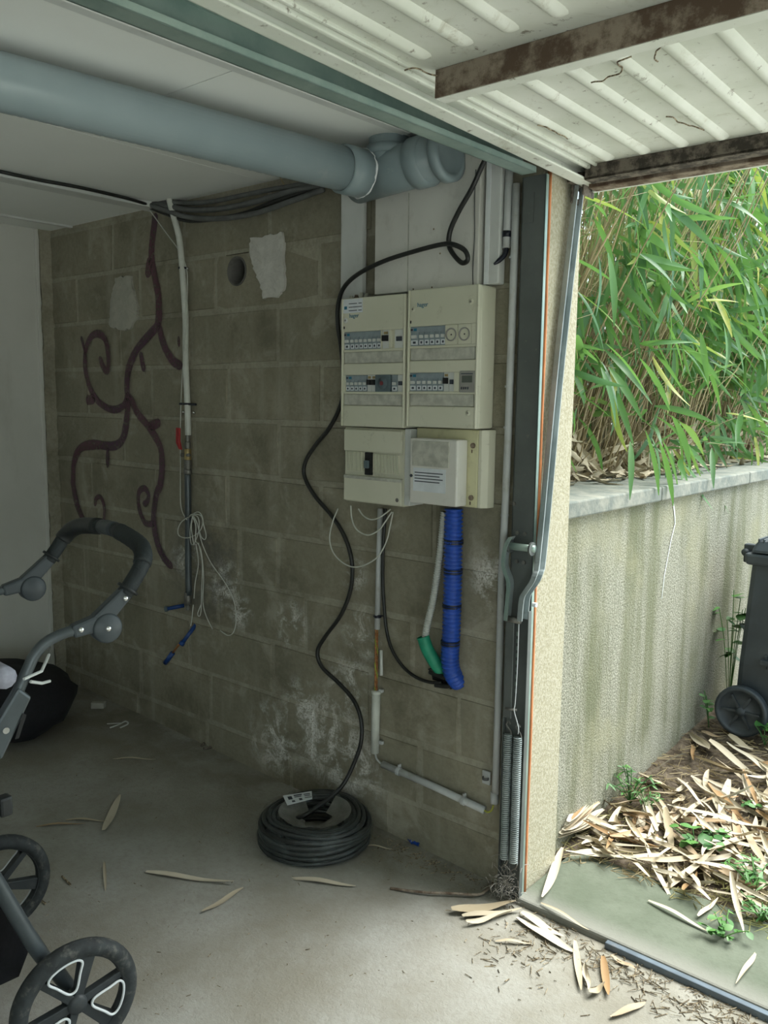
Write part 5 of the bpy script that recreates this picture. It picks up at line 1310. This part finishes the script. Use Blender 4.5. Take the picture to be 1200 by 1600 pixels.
# ================================================================== BAMBOO HEDGE ON THE RAISED BED
def build_bamboo():
    r3 = random.Random(33)
    H = thing('bamboo_hedge', 'dense bamboo hedge with drooping green leaves and straw stems above the retaining wall', 'bamboo', (-2.0, 2.0, 1.10))
    # straw stems -------------------------------------------------
    def culm_mesh(seed):
        q = random.Random(seed); L = q.uniform(1.2, 1.9); m = MB(); bend = q.uniform(.01, .13); P = []; R_ = []
        n = 9
        for i in range(n+1):
            t = i/n; P.append((bend*t*t*L, 0, t*L)); R_.append(.0030*(1-.6*t)+(.0007 if i % 2 else 0))
        m.tube(P, R_, 5); return m
    CM = []
    for i in range(7):
        me = culm_mesh(i).mesh('culm', True); me.materials.append(MATS['culm']); CM.append(me)
    def culm_place(front):
        x = -1.66-abs(r3.gauss(0, .18)) if front else r3.uniform(-3.0, -1.75); y = r3.uniform(.30, 4.2)
        return Vector((x, y, 1.085)), r3.gauss(.55, .9), r3.gauss(0, .17), r3.gauss(.08, .15), r3.uniform(.75, 1.25)
    cand = [culm_place(True) for _ in range(300)]
    for p, hd, tx, ty, sc in cand[:250]:
        o = link('culm', CM[r3.randrange(7)], H); o.location = p; o.rotation_euler = (tx-.12, ty, hd); o.scale = (sc*1.25, sc*1.25, sc)
    m = MB()
    def culm_bake(p, hd, tx, ty, sc, k):
        b = culm_mesh(k); M = Matrix.Translation(p) @ Euler((tx-.12, ty, hd)).to_matrix().to_4x4() @ Matrix.Diagonal((sc*1.2, sc*1.2, sc, 1)); m.add([M @ Vector(v) for v in b.v], b.f)
    for _ in range(850): culm_bake(*culm_place(r3.random() < .45), r3.randrange(20))
    # thin dead twigs crossing in every direction
    for _ in range(1500):
        p = Vector((-1.62-abs(r3.gauss(0, .28)), r3.uniform(.25, 4.2), r3.uniform(1.12, 2.35))); d = Vector((r3.gauss(.1, .5), r3.gauss(.25, .7), r3.gauss(.45, .6))).normalized()*r3.uniform(.12, .5)
        m.tube([p, p+d*.5+Vector((0, 0, .01)), p+d], [.0016, .0013, .0008], 3)
    o = m.build('culm_mass', 'culm', H, True); o['kind'] = 'stuff'
    # leaves -------------------------------------------------------
    def gl(seed, L=.19, W=.0215):
        q = random.Random(seed); m = MB(); n = 8; vs = []; droop = q.uniform(.15, .6); tw = q.uniform(-.8, .8)
        for i in range(n+1):
            t = i/n; w_ = W*.5*max(.03, (math.sin(math.pi*(t*.96+.02))**.7)*(1.2-.5*t)); y = L*t*(1-.12*droop*t); z = -droop*L*t*t*.55; a = tw*t
            for x, dz in ((-w_, .25*w_), (0, 0), (w_, .25*w_)): vs.append((x*math.cos(a), y, z+dz+x*math.sin(a)))
        m.add(vs, [(3*i+j, 3*i+j+1, 3*i+4+j, 3*i+3+j) for i in range(n) for j in range(2)]); return m
    GM = []
    for i in range(8):
        me = gl(i).mesh('leaf', True); me.materials.append(MATS['bamboo_leaf']); GM.append(me)
    leaves = []
    def cluster(p, k, out=Vector((1, .1, 0)), spread=.75, size=1.):
        for _ in range(k):
            d = (out*r3.uniform(.1, .8)+Vector((r3.gauss(0, spread*.5), r3.gauss(.1, spread), r3.gauss(-.75, .55)))).normalized()
            leaves.append((p+Vector((r3.gauss(0, .02), r3.gauss(0, .03), r3.gauss(0, .03))), d, size*r3.uniform(.65, 1.35), r3.gauss(0, .9)))
    for _ in range(620):                            # face of the hedge, denser to the right and top
        t = r3.random()**.75; y = .30+3.6*t; z = r3.uniform(1.25, 2.75) if r3.random() < .85 else r3.uniform(1.1, 1.4)
        if z < 1.60 and r3.random() < .80: continue
        cluster(Vector((-1.66+r3.gauss(0, .12)+.12*(z-1.2), y, z)), r3.randrange(4, 8), size=1.12)
    for (u, v, k) in ((1045, 690, 6), (1020, 700, 4), (1075, 712, 3), (1130, 650, 6), (1100, 690, 4), (1010, 560, 5), (1060, 540, 7), (1120, 470, 8), (1160, 420, 8), (1060, 420, 6), (1180, 560, 6), (950, 420, 4), (990, 360, 4), (930, 560, 5), (960, 600, 5), (1190, 300, 6), (1150, 280, 4), (1100, 330, 6), (1185, 480, 7), (1040, 470, 6), (930, 330, 2), (1010, 640, 5), (1170, 640, 5)):
        cluster(at_x(u, v, -1.50+r3.uniform(-.06, .12)), k, size=1.1)
    for (u0, v0, u1, v1) in ((1036, 690, 1094, 812), (1030, 690, 1062, 788), (1008, 672, 1046, 786), (1050, 650, 1108, 745), (1062, 660, 1196, 742), (985, 690, 990, 772), (1112, 700, 1115, 752), (1046, 372, 1140, 405), (1046, 365, 1072, 495), (990, 335, 1018, 432), (1075, 390, 1142, 462), (1092, 390, 1104, 460), (1172, 262, 1184, 322), (1130, 310, 1176, 306), (1145, 262, 1174, 292), (1095, 520, 1108, 600), (1130, 505, 1148, 590), (1040, 500, 1082, 585), (1000, 560, 1060, 640), (1045, 470, 1060, 585), (1170, 430, 1196, 500), (935, 400, 946, 490), (950, 395, 972, 505), (1160, 640, 1140, 720)):
        a = at_x(u0, v0, -1.34); b = at_x(u1, v1, -1.27); leaves.append((a, (b-a).normalized(), min(1.35, (b-a).length/.185), r3.gauss(0, .35)))
    # each leaf: orientation with y along d
    def leaf_matrix(p, d, roll):
        y = d.normalized(); ref = Vector((0, 0, 1)) if abs(y.z) < .95 else Vector((1, 0, 0)); x = y.cross(ref).normalized(); z = x.cross(y); R_ = Matrix((x, y, z)).transposed() @ Matrix.Rotation(roll, 3, 'Y'); return R_
    def inview(p):
        d = p-CAM; f = d.dot(_F)
        if f < .2: return False
        u = 600+FPX*d.dot(_R)/f; v = 800-FPX*d.dot(_U)/f; return 880 < u < 1215 and 220 < v < 830
    leaves.sort(key=lambda L: (not inview(L[0]), (L[0]-CAM).length))
    m = MB(); tint = []
    for i, (p, d, sc, roll) in enumerate(leaves):
        R_ = leaf_matrix(p, d, roll)
        if i < 300:
            o = link('leaf', GM[i % 8], H); o.location = p; o.rotation_euler = R_.to_euler(); o.scale = (sc, sc, sc)
        else:
            b = gl(i % 16); m.add([p+R_ @ (Vector(v)*sc) for v in b.v], b.f); tint += [r3.random()]*len(b.v)
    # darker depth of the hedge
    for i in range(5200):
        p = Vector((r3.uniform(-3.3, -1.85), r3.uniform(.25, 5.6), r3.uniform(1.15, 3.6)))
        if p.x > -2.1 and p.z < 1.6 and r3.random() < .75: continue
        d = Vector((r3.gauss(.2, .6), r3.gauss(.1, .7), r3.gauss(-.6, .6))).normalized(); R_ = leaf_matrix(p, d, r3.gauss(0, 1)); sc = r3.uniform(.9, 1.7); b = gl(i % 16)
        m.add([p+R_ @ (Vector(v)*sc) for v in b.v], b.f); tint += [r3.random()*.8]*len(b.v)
    m.att['tint'] = tint
    me = bpy.data.meshes.new('leaf_mass'); me.from_pydata(m.v, [], m.f); a = me.attributes.new('tint', 'FLOAT', 'POINT'); a.data.foreach_set('value', tint)
    me.polygons.foreach_set('use_smooth', [True]*len(me.polygons)); me.materials.append(MATS['bamboo_leaf_mass']); o = link('leaf_mass', me, H); o['kind'] = 'stuff'
    # dry sheaths at the foot of the stems
    DL = leaf_mesh('fallen_sheath', .2, .03, .25, .7, .6, 3, 'dry_leaf')
    m = MB()
    for i in range(1100):
        p = Vector((-1.645-abs(r3.gauss(0, .12)), r3.uniform(.25, 4.0), 1.12+abs(r3.gauss(0, .075)))); R_ = leaf_matrix(p, Vector((r3.gauss(0, .6), r3.gauss(0, .8), r3.gauss(.3, .6))), r3.gauss(0, 1)); b = [R_ @ (v.co*r3.uniform(.7, 1.3))+p for v in DL.vertices]; m.add(b, [tuple(f.vertices) for f in DL.polygons])
    for i in range(160):
        p = Vector((r3.uniform(-1.62, -1.47), r3.uniform(.25, 3.6), 1.158)); R_ = leaf_matrix(p, Vector((r3.gauss(0, .5), r3.gauss(0, 1), r3.gauss(.08, .05))), r3.gauss(0, .4)); b = [R_ @ (v.co*r3.uniform(.6, 1.1))+p for v in DL.vertices]; m.add(b, [tuple(f.vertices) for f in DL.polygons]) if r3.random() < .35 else None
    o = m.build('dry_sheath_mass', 'dry_leaf', H, True); o['kind'] = 'stuff'
build_bamboo()

# ================================================================== BIN AND WEEDS
def build_bin():
    bx, by = -1.20, 1.52; g = ground_z(1.7)-.01
    B = thing('wheelie_bin', 'black plastic wheelie bin standing on the leaf litter by the roughcast wall', 'bin', (bx+.25, by+.25, g))
    z0, zt = g+.05, g+.79
    def ring(z, x0, x1, y0, y1): return [(x0, y0, z), (x1, y0, z), (x1, y1, z), (x0, y1, z)]
    def loft(rings, name, mat, bev=.02):
        m = MB(); n = 4; vs = [p for r in rings for p in r]; k = len(rings)
        m.add(vs, [(3, 2, 1, 0), tuple((k-1)*4+i for i in range(4))]+[(4*i+j, 4*i+(j+1) % 4, 4*i+4+(j+1) % 4, 4*i+4+j) for i in range(k-1) for j in range(4)]); return m.build(name, mat, B, bevel=bev)
    loft([ring(z0, bx+.005, bx+.40, by+.04, by+.42), ring(g+.3, bx+.02, bx+.45, by+.02, by+.44), ring(zt, bx+.055, bx+.53, by+.0, by+.46)], 'body', 'bin_plastic', .025)
    loft([ring(zt-.05, bx+.035, bx+.55, by-.02, by+.48), ring(zt, bx+.03, bx+.56, by-.025, by+.485)], 'rim', 'bin_plastic', .012)
    loft([ring(zt+.002, bx+.05, bx+.57, by-.025, by+.485), ring(zt+.05, bx+.07, bx+.55, by+.0, by+.46), ring(zt+.085, bx+.16, bx+.46, by+.08, by+.38)], 'lid', 'bin_plastic', .015)
    for i in range(9): MB().box((bx+.075+i*.02, by+.0, zt+.045), (bx+.083+i*.02, by+.46, zt+.062)).build('lid_rib', 'bin_plastic', B, bevel=.003)
    MB().tube([(bx+.02, by+.02, zt-.005), (bx+.02, by+.44, zt-.005)], .016, 12).build('handle', 'bin_plastic', B, True)
    for yy in (by+.03, by+.40): MB().box((bx+.01, yy, zt-.05), (bx+.07, yy+.035, zt+.03)).build('hinge', 'bin_plastic', B, bevel=.006)
    m = MB(); m.box((bx+.12, by-.004, g+.32), (bx+.17, by+.02, g+.34)); m.build('moulding', 'bin_plastic', B)
    for i in range(6): MB().box((bx+.13+i*.03, by+.012, g+.30), (bx+.14+i*.03, by+.03, g+.36)).build('grip_rib', 'bin_plastic', B)
    for yy, s_ in ((by-.005, -1), (by+.465, 1)):
        c = Vector((bx+.060, yy-.01, g+.105)); R_ = .110
        W = MB().lathe([(R_*.82, -.02), (R_*.95, -.024), (R_, -.012), (R_, .012), (R_*.95, .024), (R_*.82, .02), (R_*.80, .008), (.02, .006), (.018, .022), (1e-4, .022)], c, (0, s_, 0), 32).build('wheel', 'bin_plastic', B, True)
        for k in range(6):
            t = k*math.pi/3; d = Vector((math.cos(t), 0, math.sin(t))); n_ = Vector((-d.z, 0, d.x)); m = MB(); o_ = c+Vector((0, s_*.006, 0)); m.prism([o_+d*.015+n_*.006, o_+d*.015-n_*.006, o_+d*.078-n_*.004, o_+d*.078+n_*.004], (0, s_*.008, 0)); m.build('spoke', 'bin_plastic', W)
    MB().tube([(bx+.060, by, g+.105), (bx+.060, by+.46, g+.105)], .012, 10).build('axle', 'old_metal', B, True)
build_bin()

def build_weeds():
    r3 = random.Random(44)
    def blade(w_, l_, name='leaf'):
        m = MB(); vs = []; n = 6
        for i in range(n+1):
            t = i/n; q = max(.02, math.sin(math.pi*(t*.94+.03))**.8)*w_/2; vs += [(-q, l_*t, -.15*l_*t*t+.12*q), (0, l_*t, -.15*l_*t*t), (q, l_*t, -.15*l_*t*t+.12*q)]
        m.add(vs, [(3*i+j, 3*i+j+1, 3*i+4+j, 3*i+3+j) for i in range(n) for j in range(2)]); me = m.mesh(name, True); me.materials.append(MATS['weed']); return me
    broad, fine = blade(.032, .042), blade(.007, .030)
    def weed(base, h, stems, leaves, me, spread, lab, sc=1.):
        W = thing('weed', lab, 'weed', base)
        sm = MB()
        tips = []
        for i in range(stems):
            a = r3.uniform(0, 6.28); q = spread*r3.uniform(.3, 1); top = base+Vector((math.cos(a)*q, math.sin(a)*q, h*r3.uniform(.6, 1))); mid = base.lerp(top, .5)+Vector((0, 0, h*.12)); P = smooth_path([base, mid, top], 4); sm.tube(P, [.0018]*len(P), 4); tips.append(P)
        sm.build('stem', 'weed', W, True)
        for i in range(leaves):
            P = tips[i % stems]; p = P[r3.randrange(3, len(P))]; a = r3.uniform(0, 6.28); o = link('leaf', me, W); o.location = p; o.rotation_euler = (r3.uniform(-.4, .5), r3.uniform(-.4, .4), a); k = sc*r3.uniform(.7, 1.3); o.scale = (k, k, k)
    weed(on_ground(985, 1255), .13, 12, 70, fine, .09, 'fine-leaved green weed growing at the foot of the roughcast wall', 1.)
    weed(on_ground(1010, 1268), .07, 8, 40, fine, .08, 'low feathery weed in front of the fine-leaved wall weed', .9)
    weed(on_ground(1085, 1325), .07, 7, 16, broad, .09, 'broad-leaved weed in the middle of the leaf litter', 1.)
    weed(on_ground(1120, 1318), .05, 5, 10, broad, .06, 'smaller broad-leaved weed just right of the middle weed', .8)
    weed(on_ground(1130, 1465), .05, 9, 26, broad, .07, 'dark green weed clump at the slab edge', .55)
    weed(on_ground(1180, 1395), .09, 12, 60, fine, .10, 'feathery green weed at the right edge above the slab', 1.1)
    weed(on_ground(1190, 1440), .08, 10, 46, fine, .09, 'feathery weed lowest at the right edge by the slab', 1.0)
    weed(on_ground(1175, 1265), .04, 5, 10, broad, .05, 'small weed sprig between leaves near the right edge', .6)
    b = Vector((-1.265, 1.72, ground_z(1.72)))
    weed(b, .62, 8, 30, broad, .07, 'tall leafy weed squeezed between the bin and the wall', 1.3)
    weed(Vector((-1.27, 1.50, ground_z(1.5))), .16, 4, 10, broad, .05, 'short dark weed at the wall foot beside the bin wheel', .8)
    weed(on_ground(1195, 1165), .10, 4, 9, broad, .07, 'weed with drooping leaves in front of the bin wheel', 1.1)
build_weeds()

def build_board_top_clutter():
    T = thing('cable_glands', 'brownish cable glands poking up behind the top of the left switchboard', 'cable glands', px(562, 455, -.06))
    for i, (u, v, h, mt) in enumerate(((549, 456, .014, 'panel_flap'), (557, 455, .016, 'rust_brown'), (565, 453, .022, 'panel_flap'), (573, 452, .018, 'filler_dull'))):
        c = px(u, v+7, -.05); c.z = 1.7925
        MB().lathe([(1e-4, 0), (.0085, 0), (.0085, h*.6), (.006, h*.7), (.006, h), (1e-4, h)], c, (0, 0, 1), 12).build('gland', mt, T, True)
build_board_top_clutter()
